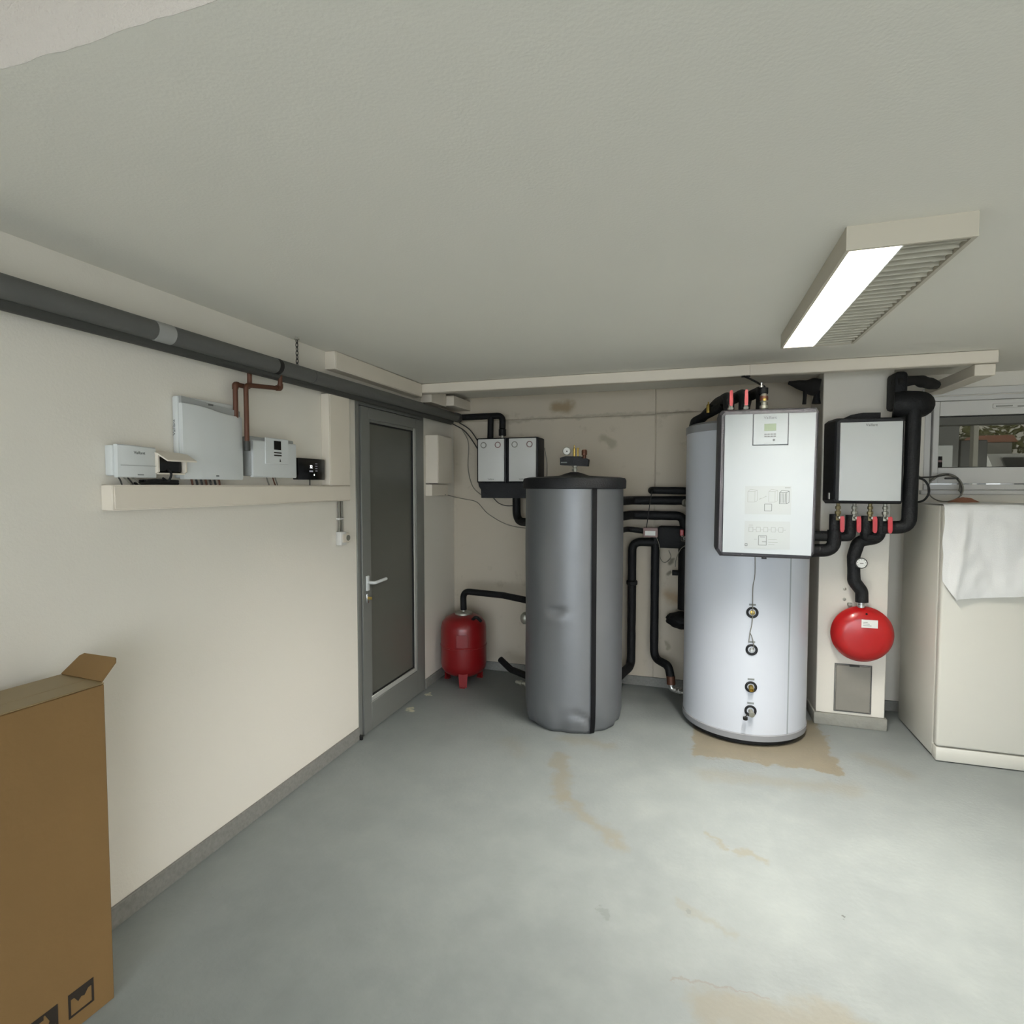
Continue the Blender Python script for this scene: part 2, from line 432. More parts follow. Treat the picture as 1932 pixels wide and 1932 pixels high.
struct(link('wall_right', box(XR, XR + .2, YR - .2, YB + .2, 0, 2.85), 'wall'), 'cream wall on the right')
# wall behind the camera with the open garage doorway
bm = box(XL, -1.55, YR - .2, YR, 0, 2.85); box(2.3, XR, YR - .2, YR, 0, 2.85, bm=bm); box(-1.55, 2.3, YR - .2, YR, 2.1, 2.85, bm=bm)
struct(link('wall_rear', bm, 'wall', smooth=0), 'wall with the open garage doorway')
struct(link('ground', box(-14, 16, -16, YR - .2, -.12, -.02), 'drive'), 'unseen driveway made pale to bounce daylight indoors')
# skirting
bm = box(XL, XL + .012, YR, DY0 - .005, 0, .075, .002, 1); struct(link('baseboard_left', bm, 'base_grey'), 'grey skirting under the left wall')
bm = box(XL, XL + .012, DY1 + .005, YB, 0, .07, .002, 1); struct(link('baseboard_left', bm, 'base_grey'), 'grey skirting between door and corner')
bm = box(XL + .012, .785, YB - .012, YB, 0, .07, .002, 1); struct(link('baseboard_back', bm, 'base_grey'), 'grey skirting under the back wall')
bm = box(1.165, XR, YB - .012, YB, 0, .07, .002, 1); struct(link('baseboard_back', bm, 'base_grey'), 'grey skirting behind the fridge')
# chimney pillar
wp = struct(link('wall_pillar', box(.785, 1.165, 3.93, YB - .001, .075, ZC, .004, 1), 'wall'), 'cream chimney pillar')
bm = box(.775, 1.178, 3.917, YB - .013, 0, .075, .006, 2)
for v in bm.verts: v.co += Vector((noise.noise(v.co * 20), noise.noise(v.co * 22 + Vector((5, 0, 0))), 0)) * .004
link('plinth', bm, 'plinth', wp)
h = link('cleanout_hatch', box(.894, 1.082, 3.921, 3.931, .102, .388, .002, 1), 'rust', wp)
bm = bmesh.new(); frame_rect(.886, 1.090, .094, .396, .005, lambda a, b, c, d: box(a, b, 3.923, 3.9305, c, d, bm=bm))
link('hatch_frame', bm, 'lag', h)
link('hatch_latch', box(.965, 1.02, 3.914, 3.922, .384, .394, .002, 1), 'lag_d', h)
for x, z in [(.93, .865), (.93, .80)]:
    link('wall_plug', lathe([(.009, 0), (.009, .004), (.005, .006), (0, .006)], (x, 3.9305, z), '-y', 12), 'zinc', wp)

# ------------------------------------------------------------ door
d = bpy.data.objects.new('door_1', None); COL.objects.link(d); d.location = (XL, 3.297, 0); struct(d, 'grey aluminium door with a dark frosted pane')
FX = XL + .008
bm = box(XL - .06, FX, DY0, DY0 + .03, 0, DZ, .002, 1); link('door_jamb', bm, 'alu', d)
bm = box(XL - .06, FX, DY1 - .03, DY1, 0, DZ, .002, 1); link('door_jamb', bm, 'alu', d)
bm = box(XL - .06, FX, DY0 + .03, DY1 - .03, DZ - .035, DZ, .002, 1); link('door_head', bm, 'alu', d)
bm = box(XL - .05, XL - .02, DY0 + .03, DY1 - .03, .0, DZ - .035); link('door_gasket', bm, 'rubber', d)
LX0, LX1 = XL - .03, XL + .016
ly0, ly1, lz1 = DY0 + .038, DY1 - .034, DZ - .04
gy0, gy1, gz0, gz1 = 2.985, 3.598, .182, 1.905
for y0, y1, z0, z1, nm in [(ly0, gy0, .008, lz1, 'stile'), (gy1 + .0, ly1, .008, lz1, 'stile'), (gy0, gy1, .008, gz0, 'rail'), (gy0, gy1, gz1, lz1, 'rail')]:
    link(nm, box(LX0, LX1, y0, y1, z0, z1, .0025, 1), 'alu', d)
link('pane', box(XL - .012, XL - .004, gy0, gy1, gz0, gz1), 'frost', d)
for y0, y1, z0, z1, mm in [(gy1 - .03, gy1, gz0, gz1, 'alu_l'), (gy0, gy1 - .03, gz0, gz0 + .03, 'alu_l'), (gy0, gy0 + .018, gz0 + .03, gz1, 'alu'), (gy0 + .018, gy1 - .03, gz1 - .018, gz1, 'alu')]:
    link('glazing_bead', box(XL - .004, XL + .012, y0, y1, z0, z1, .003, 1), mm, d)
for y0, y1, z0, z1 in [(gy1 - .04, gy1 - .03, gz0 + .03, gz1 - .018), (gy0 + .018, gy1 - .04, gz0 + .03, gz0 + .037), (gy0 + .018, gy1 - .04, gz1 - .026, gz1 - .018)]:
    link('glazing_seal', box(XL - .004, XL + .006, y0, y1, z0, z1), 'rubber', d)
hd = link('door_handle', box(LX1, LX1 + .012, 2.928, 2.957, .875, .965, .004, 2), 'white_pl', d)
link('lever', sweep(fillet_path([(LX1 + .01, 2.942, .925), (LX1 + .055, 2.942, .925), (LX1 + .055, 3.075, .93)], .015), .0095, 12), 'white_pl', hd)
hl = link('lock_plate', box(LX1, LX1 + .01, 2.930, 2.955, .80, .86, .006, 2), 'chrome', d)
link('key', box(LX1 + .01, LX1 + .035, 2.94, 2.944, .822, .84, .001, 1), 'brass', hl)
link('door_stop', box(XL, XL + .03, DY0 - .012, DY0 + .004, 0, .03, .004, 1), 'rubber', d)

# ------------------------------------------------------------ window
w = bpy.data.objects.new('window_1', None); COL.objects.link(w); w.location = ((WX0 + WX1) / 2, YB, WZ0); struct(w, 'white plastic basement window above the fridge')
def wf(nm, x0, x1, y0, y1, z0, z1, m='upvc', b=.003, p=w): return link(nm, box(x0, x1, y0, y1, z0, z1, b, 1), m, p)
fy0, fy1 = YB - .004, YB + .07
wf('window_frame', WX0, WX0 + .035, fy0, fy1, WZ0 + .035, WZ1); wf('window_frame', WX1 - .05, WX1, fy0, fy1, WZ0 + .035, WZ1)
wf('window_frame', WX0 + .035, WX1 - .05, fy0, fy1, WZ1 - .03, WZ1); wf('window_frame', WX0, WX1, fy0 - .012, fy1, WZ0, WZ0 + .035)
sx0, sx1, sz0, sz1 = WX0 + .04, WX1 - .055, WZ0 + .04, WZ1 - .034
px0, px1, pz0, pz1 = 1.523, sx1 - .05, 1.62, 1.948
sy0, sy1 = YB - .022, YB + .05
wf('sash_stile', sx0, px0, sy0, sy1, sz0, sz1); wf('sash_stile', px1, sx1, sy0, sy1, sz0, sz1)
wf('sash_rail', px0, px1, sy0, sy1, sz0, pz0); wf('sash_rail', px0, px1, sy0, sy1, pz1, sz1)
wf('pane', px0, px1, YB + .012, YB + .018, pz0, pz1, 'pane', 0)
for z0, z1 in [(pz0, pz0 + .004), (pz1 - .006, pz1)]: wf('pane_seal', px0, px1, YB + .006, YB + .012, z0, z1, 'rubber', 0)
vt = wf('window_vent', 1.80, 2.02, sy0 - .007, sy0 + .001, 1.985, 2.015, 'upvc', .003)
for x0, x1, z0, z1 in [(1.815, 1.9, 1.994, 2.002), (1.925, 2.0, 1.990, 1.998)]: wf('vent_slot', x0, x1, sy0 - .009, sy0 - .006, z0, z1, 'gasket', 0, vt)
struct(link('trim_2', box(WX0 - .02, WX1, YB - .018, YB, WZ1 + .004, WZ1 + .05, .004, 1), 'upvc'), 'window lintel trim')
struct(link('trim_3', box(WX0 - .02, WX1, YB - .03, YB, WZ0 - .03, WZ0 - .002, .004, 1), 'upvc'), 'window sill trim')

# ------------------------------------------------------------ ceiling lamp
FX0, FX1, FY0, FY1, FZ = .405, .71, 1.79, 2.955, 2.150
L = thing('ceiling_light', 'long white fluorescent ceiling light with its left half lit', 'ceiling light', ((FX0 + FX1) / 2, (FY0 + FY1) / 2, FZ))
bm = box(FX0, FX0 + .010, FY0, FY1, FZ, ZC); box(FX1 - .012, FX1, FY0, FY1, FZ, ZC, bm=bm)
box(FX0 + .010, FX1 - .012, FY0, FY0 + .010, FZ, ZC, bm=bm); box(FX0 + .010, FX1 - .012, FY1 - .010, FY1, FZ, ZC, bm=bm); box(FX0 + .01, FX1 - .012, FY0 + .01, FY1 - .01, ZC - .008, ZC, bm=bm)
link('housing', bm, 'housing', L, smooth=0)
MX = .545
link('lit_diffuser', box(FX0 + .011, MX - .003, FY0 + .011, FY1 - .011, FZ + .046, FZ + .052), 'glow', L)['label'] = 'glowing white lamp bay'
la = bpy.data.lights.new('tube_light', 'AREA'); la.shape = 'RECTANGLE'; la.size = MX - FX0 - .02; la.size_y = FY1 - FY0 - .04
la.energy = LAMP_DOWN; la.color = (1, .97, .91); la.spread = math.radians(170)
lo = bpy.data.objects.new('tube_light', la); COL.objects.link(lo); lo.parent = L
lo.location = ((FX0 + MX) / 2 - (FX0 + FX1) / 2, 0, .045)
bm = bmesh.new()
pts = [(MX + (FX1 - .014 - MX) * i / 12, FZ + .012 + .032 * math.sin(math.pi * i / 12)) for i in range(13)]
prism(pts + [(p[0], p[1] + .003) for p in pts[::-1]], 'y', FY0 + .011, FY1 - .011, bm)
link('reflector', bm, 'lm', L)
link('divider', box(MX - .003, MX + .001, FY0 + .011, FY1 - .011, FZ, FZ + .05), 'white_blade', L)
for i in range(26):
    y = FY0 + .03 + (FY1 - FY0 - .06) * i / 25
    bm = prism([(MX + .001, FZ), (FX1 - .014, FZ + .002), (FX1 - .014, FZ + .011), (MX + .07, FZ + .03), (MX + .001, FZ + .014)], 'y', y, y + .0012)
    link('louvre_blade', bm, 'lm', L)
    link('louvre_blade', box(FX0 + .011, MX - .003, y, y + .0012, FZ, FZ + .037), 'white_blade', L)
link('unlit_tube', cyl((.625, FY0 + .03, FZ + .033), (.625, FY1 - .03, FZ + .033), .008, 14), 'white_pl', L)

# ------------------------------------------------------------ cable trunking
def trunking(label, x0, x1, y0, y1, z0, z1, group='cream cable trunking', joints=(), lid=None, nm='cable_trunking'):
    t = thing(nm, label, 'cable trunking', ((x0 + x1) / 2, (y0 + y1) / 2, z0), group)
    link('channel', box(x0, x1, y0, y1, z0, z1, .0025, 1), 'trunk', t)
    if lid: link('lid', box(*lid, .0015, 1), 'trunk', t)
    return t
trunking('wide cream trunking forming a ledge under the wall boxes', XL, -1.80, 1.37, 2.73, 1.42, 1.505, lid=(-1.80, -1.7965, 1.376, 2.728, 1.425, 1.500))
trunking('upright cream trunking between the ledge and the grey pipe', XL, -1.80, 2.545, 2.73, 1.5055, 1.985, lid=(-1.80, -1.7965, 2.551, 2.725, 1.506, 1.984))
trunking('cream trunking under the ceiling above the grey pipe', XL, -1.785, 2.585, 3.595, 2.118, ZC - .002, lid=(-1.785, -1.7815, 2.59, 3.59, 2.123, ZC - .006))
t = trunking('long cream trunking across the ceiling in front of the back wall', -1.83, 1.535, 3.6, 3.66, 2.148, ZC - .001)
for x0, x1 in [(-1.828, .33), (.333, 1.532)]: link('lid', box(x0, x1, 3.5965, 3.6, 2.151, ZC - .003, .0015, 1), 'trunk', t)
trunking('short cream trunking running back from the ceiling trunking to the window', 1.437, 1.53, 3.615, YB - .02, 2.085, 2.145)
t = trunking('cream trunking box in the corner high above the pump units', XL, -1.76, 3.70, 3.95, 2.10, ZC - .001, nm='trunking_box')
t = trunking('cream trunking box at the very corner beside the black overhead pipe', XL, -1.70, 3.96, YB - .002, 2.11, ZC - .03, nm='trunking_box')
trunking('tall cream junction box on the wall right of the grey door', XL, -1.75, 3.775, 4.03, 1.523, 1.875, nm='junction_box', lid=(-1.75, -1.747, 3.78, 4.025, 1.53, 1.87))
trunking('small cream junction box just below the tall one beside the door', XL, -1.797, 3.775, 4.06, 1.43, 1.515, nm='junction_box')
# conduit and switch under the ledge
t = thing('wall_switch', 'small pale surface switch hanging below the ledge trunking beside the door', 'switch', (XL, 2.7, 1.18))
link('switch_body', box(XL, XL + .035, 2.662, 2.712, 1.175, 1.25, .004, 2), 'upvc', t)
link('rocker', box(XL + .035, XL + .040, 2.672, 2.702, 1.19, 1.235, .002, 1), 'trunk', t)
link('socket_body', box(XL, XL + .03, 2.716, 2.752, 1.185, 1.24, .004, 2), 'trunk', t)
link('socket_face', lathe([(.016, 0), (.016, .003), (.012, .003), (.012, .001), (0, .001)], (XL + .03, 2.734, 1.212), 'x', 16), 'wire_l', t)
t = thing('conduit_pipe', 'two thin grey conduits dropping from the ledge trunking to the switch', 'conduit', (XL, 2.7, 1.25))
for y in (2.678, 2.704): link('conduit', cyl((XL + .012, y, 1.25), (XL + .012, y, 1.42), .007, 10), 'wire_l', t)
link('saddle', box(XL, XL + .02, 2.666, 2.716, 1.315, 1.327, .003, 1), 'upvc', t)

# ------------------------------------------------------------ lagged pipe run along the left wall
t = thing('lagged_pipe', 'thick grey lagged pipe running high along the whole left wall', 'pipe', (-1.77, 2.2, 2.03))
link('upper_lagging', cyl((-1.768, -1.2, 2.037), (-1.768, 2.115, 2.037), .034, 24), 'lag', t)
link('upper_lagging', cyl((-1.768, 2.12, 2.037), (-1.768, 2.36, 2.037), .0335, 24), 'lag', t)
link('upper_lagging', cyl((-1.768, 2.364, 2.037), (-1.768, 4.21, 2.047), .0335, 24), 'lag', t)
link('lower_lagging', cyl((-1.795, -1.2, 1.998), (-1.795, 4.12, 2.01), .024, 20), 'lag_d', t)
link('tape_band', cyl((-1.768, 1.505, 2.037), (-1.768, 1.575, 2.037), .0348, 24), 'tape', t)
link('tape_band', cyl((-1.768, 2.105, 2.037), (-1.768, 2.13, 2.037), .0348, 24), 'rubber', t)
link('end_collar', cyl((-1.768, 4.15, 2.047), (-1.768, 4.215, 2.047), .037, 24), 'lag_d', t)
t = thing('hanger_chain', 'thin dark metal chain holding the grey pipe from the ceiling', 'chain', (-1.80, 2.33, 2.215))
link('ceiling_eye', lathe([(.012, 0), (.012, .004), (.005, .007), (.005, .014), (0, .014)], (-1.80, 2.30, ZC - .014), 'z', 12), 'zinc', t)
for i in range(7):
    z = ZC - .02 - i * .019
    pts = [Vector((-1.80 + (.006 * math.cos(a) if i % 2 else 0), 2.30 + (0 if i % 2 else .006 * math.cos(a)), z + .012 * math.sin(a))) for a in [k * math.pi / 5 for k in range(11)]]
    link('chain_link', sweep(pts, .0022, 6), 'wire_d', t)
# copper branches
cx = -1.81
t = thing('copper_pipe', 'copper pipe stepping from the grey pipe down behind the large white box', 'pipe', (cx, 1.95, 1.8), 'copper branch pipes')
link('tube', sweep(fillet_path([(cx, 2.0, 2.0), (cx, 2.0, 1.925), (cx, 1.918, 1.925), (cx, 1.918, 1.78)], .018), .010, 12), 'copper', t)
link('elbow_fitting', sweep(fillet_path([(cx, 1.934, 1.925), (cx, 1.918, 1.925), (cx, 1.918, 1.905)], .018), .0125, 12), 'copper', t)
t = thing('copper_pipe', 'longer copper pipe stepping from the grey pipe down between the white boxes', 'pipe', (cx, 2.1, 1.65), 'copper branch pipes')
link('tube', sweep(fillet_path([(cx + .03, 2.155, 2.01), (cx + .03, 2.155, 1.945), (cx + .03, 1.945, 1.925), (cx + .03, 1.945, 1.655)], .018), .010, 12), 'copper', t)
link('elbow_fitting', sweep(fillet_path([(cx + .03, 2.13, 1.943), (cx + .03, 2.155, 1.945), (cx + .03, 2.155, 1.965)], .018), .0125, 12), 'copper', t)
link('end_sleeve', cyl((cx + .03, 1.945, 1.65), (cx + .03, 1.945, 1.69), .0125, 12), 'lag_d', t)

# ------------------------------------------------------------ boxes above the ledge
def body_front(t, y0, y1, z0, z1, xf, bulge=.012, topdip=0, m='white_pl', nm='front_cover', n=14):
    """slightly bowed front cover with a curved top edge"""
    bm = bmesh.new(); A = []; B = []
    for i in range(n + 1):
        s = i / n; y = y0 + (y1 - y0) * s
        zt = z1 - topdip * (1 / (1 + math.exp(-(s - .45) * 9)))
        A.append((y, zt)); B.append(y)
    front = []; back = []
    for j, tz in enumerate([0, .03, .5, .97, 1]):
        rf, rb = [], []
        for (y, zt), s in zip(A, [i / n for i in range(n + 1)]):
            z = z0 + (zt - z0) * tz
            off = bulge * math.sin(math.pi * min(max(s, .02), .98)) ** .5 - (.004 if j in (0, 4) else 0)
            rf.append(bm.verts.new((xf + off - bulge, y, z))); rb.append(bm.verts.new((xf - bulge - .015, y, z)))
        front.append(rf); back.append(rb)
    R = 4
    for j in range(R):
        for i in range(n):
            bm.faces.new((front[j][i], front[j][i + 1], front[j + 1][i + 1], front[j + 1][i]))
            bm.faces.new((back[j][i], back[j + 1][i], back[j + 1][i + 1], back[j][i + 1]))
        bm.faces.new((front[j][0], front[j + 1][0], back[j + 1][0], back[j][0])); bm.faces.new((front[j][n], back[j][n], back[j + 1][n], front[j + 1][n]))
    for i in range(n):
        bm.faces.new((front[0][i], back[0][i], back[0][i + 1], front[0][i + 1])); bm.faces.new((front[R][i], front[R][i + 1], back[R][i + 1], back[R][i]))
    return link(nm, bm, m, t, smooth=35)

t = thing('control_box', 'small white wall box at the left end above the ledge', 'control box', (XL, 1.47, 1.53))
link('back_box', box(XL, -1.815, 1.385, 1.53, 1.535, 1.638, .006, 2), 'white_pl', t)
c = body_front(t, 1.392, 1.532, 1.530, 1.640, -1.792, .01, .004)
link('cover_seam', box(-1.7955, -1.7912, 1.398, 1.526, 1.570, 1.5715), 'grey_lac', c)
text('lettering', 'Vaillant', .014, (-1.7916, 1.464, 1.614), '+x', 'ink_g', t); link('print_mark', box(-1.7922, -1.7912, 1.455, 1.478, 1.538, 1.5415), 'ink_l', t)
for i, (y, dy) in enumerate([(1.41, .01), (1.425, .03), (1.44, .02), (1.455, .03)]):
    cable('cable_tail', [(-1.825, y, 1.535), (-1.82, y + dy * .5, 1.52), (-1.82, y + dy, 1.5055)], .0025, 'wire_l' if i % 2 else 'wire_d', t)
t = thing('cable_bundle', 'black cable bundle lying on the ledge between the small and large white boxes', 'cable', (-1.825, 1.55, 1.506))
for k in range(4):
    zz = 1.5105 + .0085 * (k // 2); xx = -1.832 + .011 * (k % 2)
    link('cable', sweep(fillet_path([(xx, 1.475 + .01 * k, zz), (xx, 1.55, zz + .002), (xx, 1.64, zz)], .02), .005, 8), 'rubber', t)
t = thing('terminal_housing', 'cream terminal box with raised lid and black inside beside the large white box', 'terminal box', (XL, 1.57, 1.54))
link('side_shell', prism([(XL, 1.545), (-1.80, 1.545), (-1.785, 1.552), (-1.785, 1.612), (XL, 1.622)], 'y', 1.528, 1.534), 'trunk', t)
link('side_shell', prism([(XL, 1.545), (-1.80, 1.545), (-1.785, 1.552), (-1.785, 1.612), (XL, 1.622)], 'y', 1.642, 1.648), 'trunk', t)
link('floor_plate', box(XL, -1.79, 1.534, 1.642, 1.543, 1.548), 'trunk', t)
link('open_lid', prism([(XL, 1.622), (-1.785, 1.612), (-1.74, 1.588), (-1.74, 1.593), (-1.785, 1.618), (XL, 1.628)], 'y', 1.526, 1.65), 'trunk', t)
link('terminal_block', box(XL, -1.80, 1.536, 1.64, 1.55, 1.605, .004, 1), 'black', t)
cable('cable_tail', [(-1.80, 1.58, 1.56), (-1.785, 1.58, 1.545), (-1.80, 1.58, 1.52), (-1.825, 1.58, 1.53)], .004, 'rubber', t)

t = thing('heater_box', 'largest white wall box above the ledge with a wavy grey top edge', 'control box', (XL, 1.79, 1.53))
link('back_box', box(XL, -1.82, 1.645, 1.925, 1.53, 1.84, .01, 2), 'white_pl', t)
link('top_trim', prism([(1.652, 1.78), (1.94, 1.775), (1.94, 1.814), (1.652, 1.838)], 'x', -1.822, -1.809), 'grey_lac', t)
link('trim_button', box(-1.809, -1.807, 1.775, 1.80, 1.818, 1.825, .001, 1), 'lag', t)
body_front(t, 1.650, 1.944, 1.527, 1.812, -1.792, .014, .022)
text('lettering', 'Vaillant', .02, (-1.8385, 1.6446, 1.72), '-yv', 'ink_g', t, .8)
link('print_mark', box(-1.7925, -1.7914, 1.79, 1.805, 1.539, 1.544), 'ink_g', t)
for k in range(7):
    y = 1.70 + k * .022
    cable('cable_tail', [(-1.825, y, 1.535), (-1.823, y + .003, 1.52), (-1.822, y + .006, 1.5055)], .004, 'wire_d' if k % 3 else 'copper', t)
t = thing('regulator_box', 'white control box with a dark square display right of the copper pipes', 'control box', (XL, 2.14, 1.54))
link('back_box', box(XL, -1.80, 1.985, 2.265, 1.545, 1.716, .006, 2), 'grey_lac', t)
body_front(t, 1.990, 2.268, 1.540, 1.700, -1.784, .008, 0)
link('control_insert', box(-1.787, -1.7815, 2.055, 2.205, 1.60, 1.716, .002, 1), 'white_pl', t)
link('display', box(-1.7815, -1.7800, 2.108, 2.153, 1.665, 1.705), 'black', t)
for z in (1.652, 1.640):
    link('key_row', box(-1.7815, -1.7803, 2.108, 2.156, z - .003, z + .003), 'ink', t)
link('emblem', prism([(2.143, 1.612), (2.152, 1.612), (2.147, 1.626)], 'x', -1.7815, -1.7803), 'ink', t)
for k, y in enumerate([2.10, 2.14, 2.155]):
    cable('cable_tail', [(-1.82, y, 1.545), (-1.82, y + .008, 1.525), (-1.82, y + .018, 1.5055)], .003, 'copper' if k == 1 else 'wire_l', t)
link('cap_screw', lathe([(.008, 0), (.008, .01), (0, .012)], (XL, 1.978, 1.62), 'x', 14), 'wire_l', t)
t = thing('thermostat', 'black glossy wall display with glowing digits at the right end of the ledge', 'display', (XL, 2.43, 1.53))
link('casing', box(XL, -1.815, 2.315, 2.525, 1.533, 1.640, .004, 2), 'black', t)
text('digits', '32', .021, (-1.8146, 2.412, 1.598), '+x', 'screen_on', t); link('menu_line', box(-1.8152, -1.8146, 2.398, 2.426, 1.572, 1.580), 'screen_dim', t)
for k in range(4): link('menu_line', box(-1.8152, -1.8146, 2.445, 2.462, 1.577 + k * .012, 1.580 + k * .012), 'screen_dim', t)
link('status_dot', lathe([(.004, 0), (.004, .0006), (0, .0006)], (-1.8152, 2.436, 1.558), 'x', 12), 'screen_on', t)
cable('cable_tail', [(-1.83, 2.42, 1.535), (-1.83, 2.42, 1.5055)], .003, 'wire_d', t)
tag(cable('wall_cable', [(-1.845, 3.05, 2.03), (-1.845, 3.0, 2.016), (-1.845, 2.75, 2.018)], .003, 'wire_l'), 'thin grey cable between door head and grey pipe', 'cable')

# ------------------------------------------------------------ pump units on the back wall
for i, (x0, x1, c0, c1) in enumerate([(-1.575, -1.333, -1.56, -1.349), (-1.331, -1.082, -1.31, -1.097)]):
    t = thing('pump_unit', ['grey-fronted pump unit nearer the door, left one of the pair', 'grey-fronted pump unit half behind the silver tank, right one of the pair'][i], 'pump unit', ((x0 + x1) / 2, 4.2, 1.53), 'paired pump units')
    link('insulation_shell', box(x0, x1, 4.112, YB - .002, 1.528, 1.872, .008, 2), 'foam_s', t)
    link('cover', box(c0, c1, 4.098, 4.114, 1.538, 1.863, .004, 2), 'grey_cover', t)
    for j, fx in enumerate((.22, .77)):
        gx = c0 + (c1 - c0) * fx
        gz = link('thermometer', lathe([(.024, 0), (.024, .006), (.018, .007), (.018, .004), (0, .004)], (gx, 4.099, 1.817), '-y', 24), 'gasket' if j == 0 else 'pink_grey', t)
        link('dial', lathe([(.017, 0), (.017, .001), (0, .001)], (gx, 4.0945, 1.817), '-y', 20), 'grey_cover', gz)
    text('lettering', 'Vaillant', .017, ((c0 + c1) / 2, 4.0975, 1.555), '-y', 'ink_g', t)
    link('screw_cap', lathe([(.006, 0), (.006, .008), (0, .010)], (c1 - .02, 4.16, 1.87), 'z', 10), 'zinc', t)
t = thing('pipe_manifold', 'black foam distribution manifold under the two pump units', 'manifold', (-1.32, 4.2, 1.41))
link('manifold_body', prism([(-1.57, 1.527), (-1.565, 1.50), (-1.548, 1.475), (-1.545, 1.41), (-1.10, 1.41), (-1.10, 1.527)], 'y', 4.13, 4.28), 'foam_s', t)
t = thing('insulated_pipe', 'black overhead pipe from the grey lagging to the left pump unit', 'pipe', (-1.6, 4.2, 2.05), 'black insulated pipes')
link('lagging', sweep(fillet_path([(-1.79, 4.225, 2.052), (-1.395, 4.21, 2.052), (-1.395, 4.2, 1.95)], .05), .025, 14), 'foam', t)
link('lagging', cyl((-1.495, 4.212, 2.05), (-1.495, 4.2, 1.872), .024, 14), 'foam', t)
link('lagging', cyl((-1.395, 4.2, 1.945), (-1.395, 4.2, 1.895), .029, 14), 'foam', t)
link('union', cyl((-1.395, 4.2, 1.895), (-1.395, 4.2, 1.872), .014, 12), 'zinc', t)
tag(pipe('insulated_pipe', [(-1.27, 4.17, 1.42), (-1.27, 4.17, 1.23), (-.90, 3.80, 1.235)], .031, 'foam', fr=.1), 'short black pipe curving from the manifold into the silver tank', 'pipe', 'black insulated pipes')
# thin cables by the corner
tag(cable('wall_cable', [(-1.80, 4.15, 2.0), (-1.70, 4.2, 1.93), (-1.61, 4.25, 1.78), (-1.585, 4.27, 1.68)], .0045, 'wire_d'), 'dark cable swinging from the grey pipe to the left pump unit, outer one', 'cable', 'pump cables')
tag(cable('wall_cable', [(-1.76, 4.2, 2.01), (-1.68, 4.24, 1.95), (-1.60, 4.25, 1.83), (-1.583, 4.25, 1.77)], .0045, 'wire_d'), 'dark cable swinging from the grey pipe to the left pump unit, inner one', 'cable', 'pump cables')
tag(cable('wall_cable', [(-1.75, 4.24, 1.96), (-1.715, 4.288, 1.85), (-1.72, 4.29, 1.65), (-1.68, 4.29, 1.50), (-1.60, 4.285, 1.43), (-1.555, 4.26, 1.42)], .0035, 'wire_l'), 'thin grey cable looping down the wall left of the pump units', 'cable')
tag(cable('wall_cable', [(-1.795, 4.0, 1.435), (-1.82, 4.12, 1.43), (-1.80, 4.24, 1.41), (-1.74, 4.285, 1.395), (-1.64, 4.288, 1.37), (-1.55, 4.292, 1.28), (-1.40, 4.292, 1.20), (-1.25, 4.29, 1.17), (-1.10, 4.28, 1.17)], .003, 'wire_l'), 'thin grey cable sagging from the junction box to the silver tank', 'cable')
tag(cable('wall_cable', [(-1.47, 4.2, 1.41), (-1.42, 4.18, 1.37), (-1.36, 4.18, 1.35), (-1.29, 4.17, 1.35)], .0035, 'wire_d'), 'short dark cable under the black manifold', 'cable')
tag(cable('wall_cable', [(-1.078, 4.29, 1.80), (-1.06, 4.292, 1.68), (-1.06, 4.292, 1.56)], .003, 'wire_l'), 'thin grey cable right of the pump units', 'cable')

# ------------------------------------------------------------ floor standing red vessel
RX, RY = -1.638, 3.985
t = thing('expansion_vessel', 'dark red expansion vessel standing on the floor in the corner', 'expansion vessel', (RX, RY, 0))
link('vessel_body', lathe([(.0, .055), (.05, .055), (.10, .062), (.145, .085), (.168, .115), (.174, .15), (.174, .285), (.178, .288), (.178, .296), (.174, .30), (.174, .425), (.166, .462), (.14, .495), (.10, .515), (.07, .522), (0, .524)], (RX, RY, 0), 'z', 40), 'red_dark', t)
for a in (-70, 55, 170):
    a = math.radians(a); bx, by = RX + .15 * math.cos(a), RY + .15 * math.sin(a)
    bm = prism([(-.028, .0), (.028, .0), (.036, .13), (-.036, .13)], 'x', -.006, .006)
    bm.transform(Matrix.Translation((bx, by, 0)) @ Matrix.Rotation(a, 4, 'Z'))
    box(bx - .02, bx + .02, by - .02, by + .02, 0, .008, bm=bm)
    link('foot', bm, 'red_dark', t)
link('flange', lathe([(.062, .518), (.066, .522), (.066, .536), (.05, .541), (.018, .543), (.016, .56), (0, .56)], (RX, RY, 0), 'z', 28), 'zinc', t)
link('carry_handle', sweep(fillet_path([(RX + .10, RY - .07, .50), (RX + .135, RY - .085, .53), (RX + .165, RY - .06, .49)], .02), .012, 10), 'foam', t)
bm = prism([(-.04, .31), (.04, .31), (.04, .40), (-.04, .40)], 'y', -.1785, -.1745); bm.transform(Matrix.Translation((RX, RY, 0)) @ Matrix.Rotation(math.radians(18), 4, 'Z'))
link('rating_plate', bm, 'red_dark', t)
tag(pipe('insulated_pipe', [(RX, RY, .555), (RX, RY - .01, .70), (-1.3, 3.93, .695), (-.93, 3.76, .685)], .024, 'foam', fr=.06), 'thin black pipe from the floor red vessel into the silver tank', 'pipe', 'black insulated pipes')

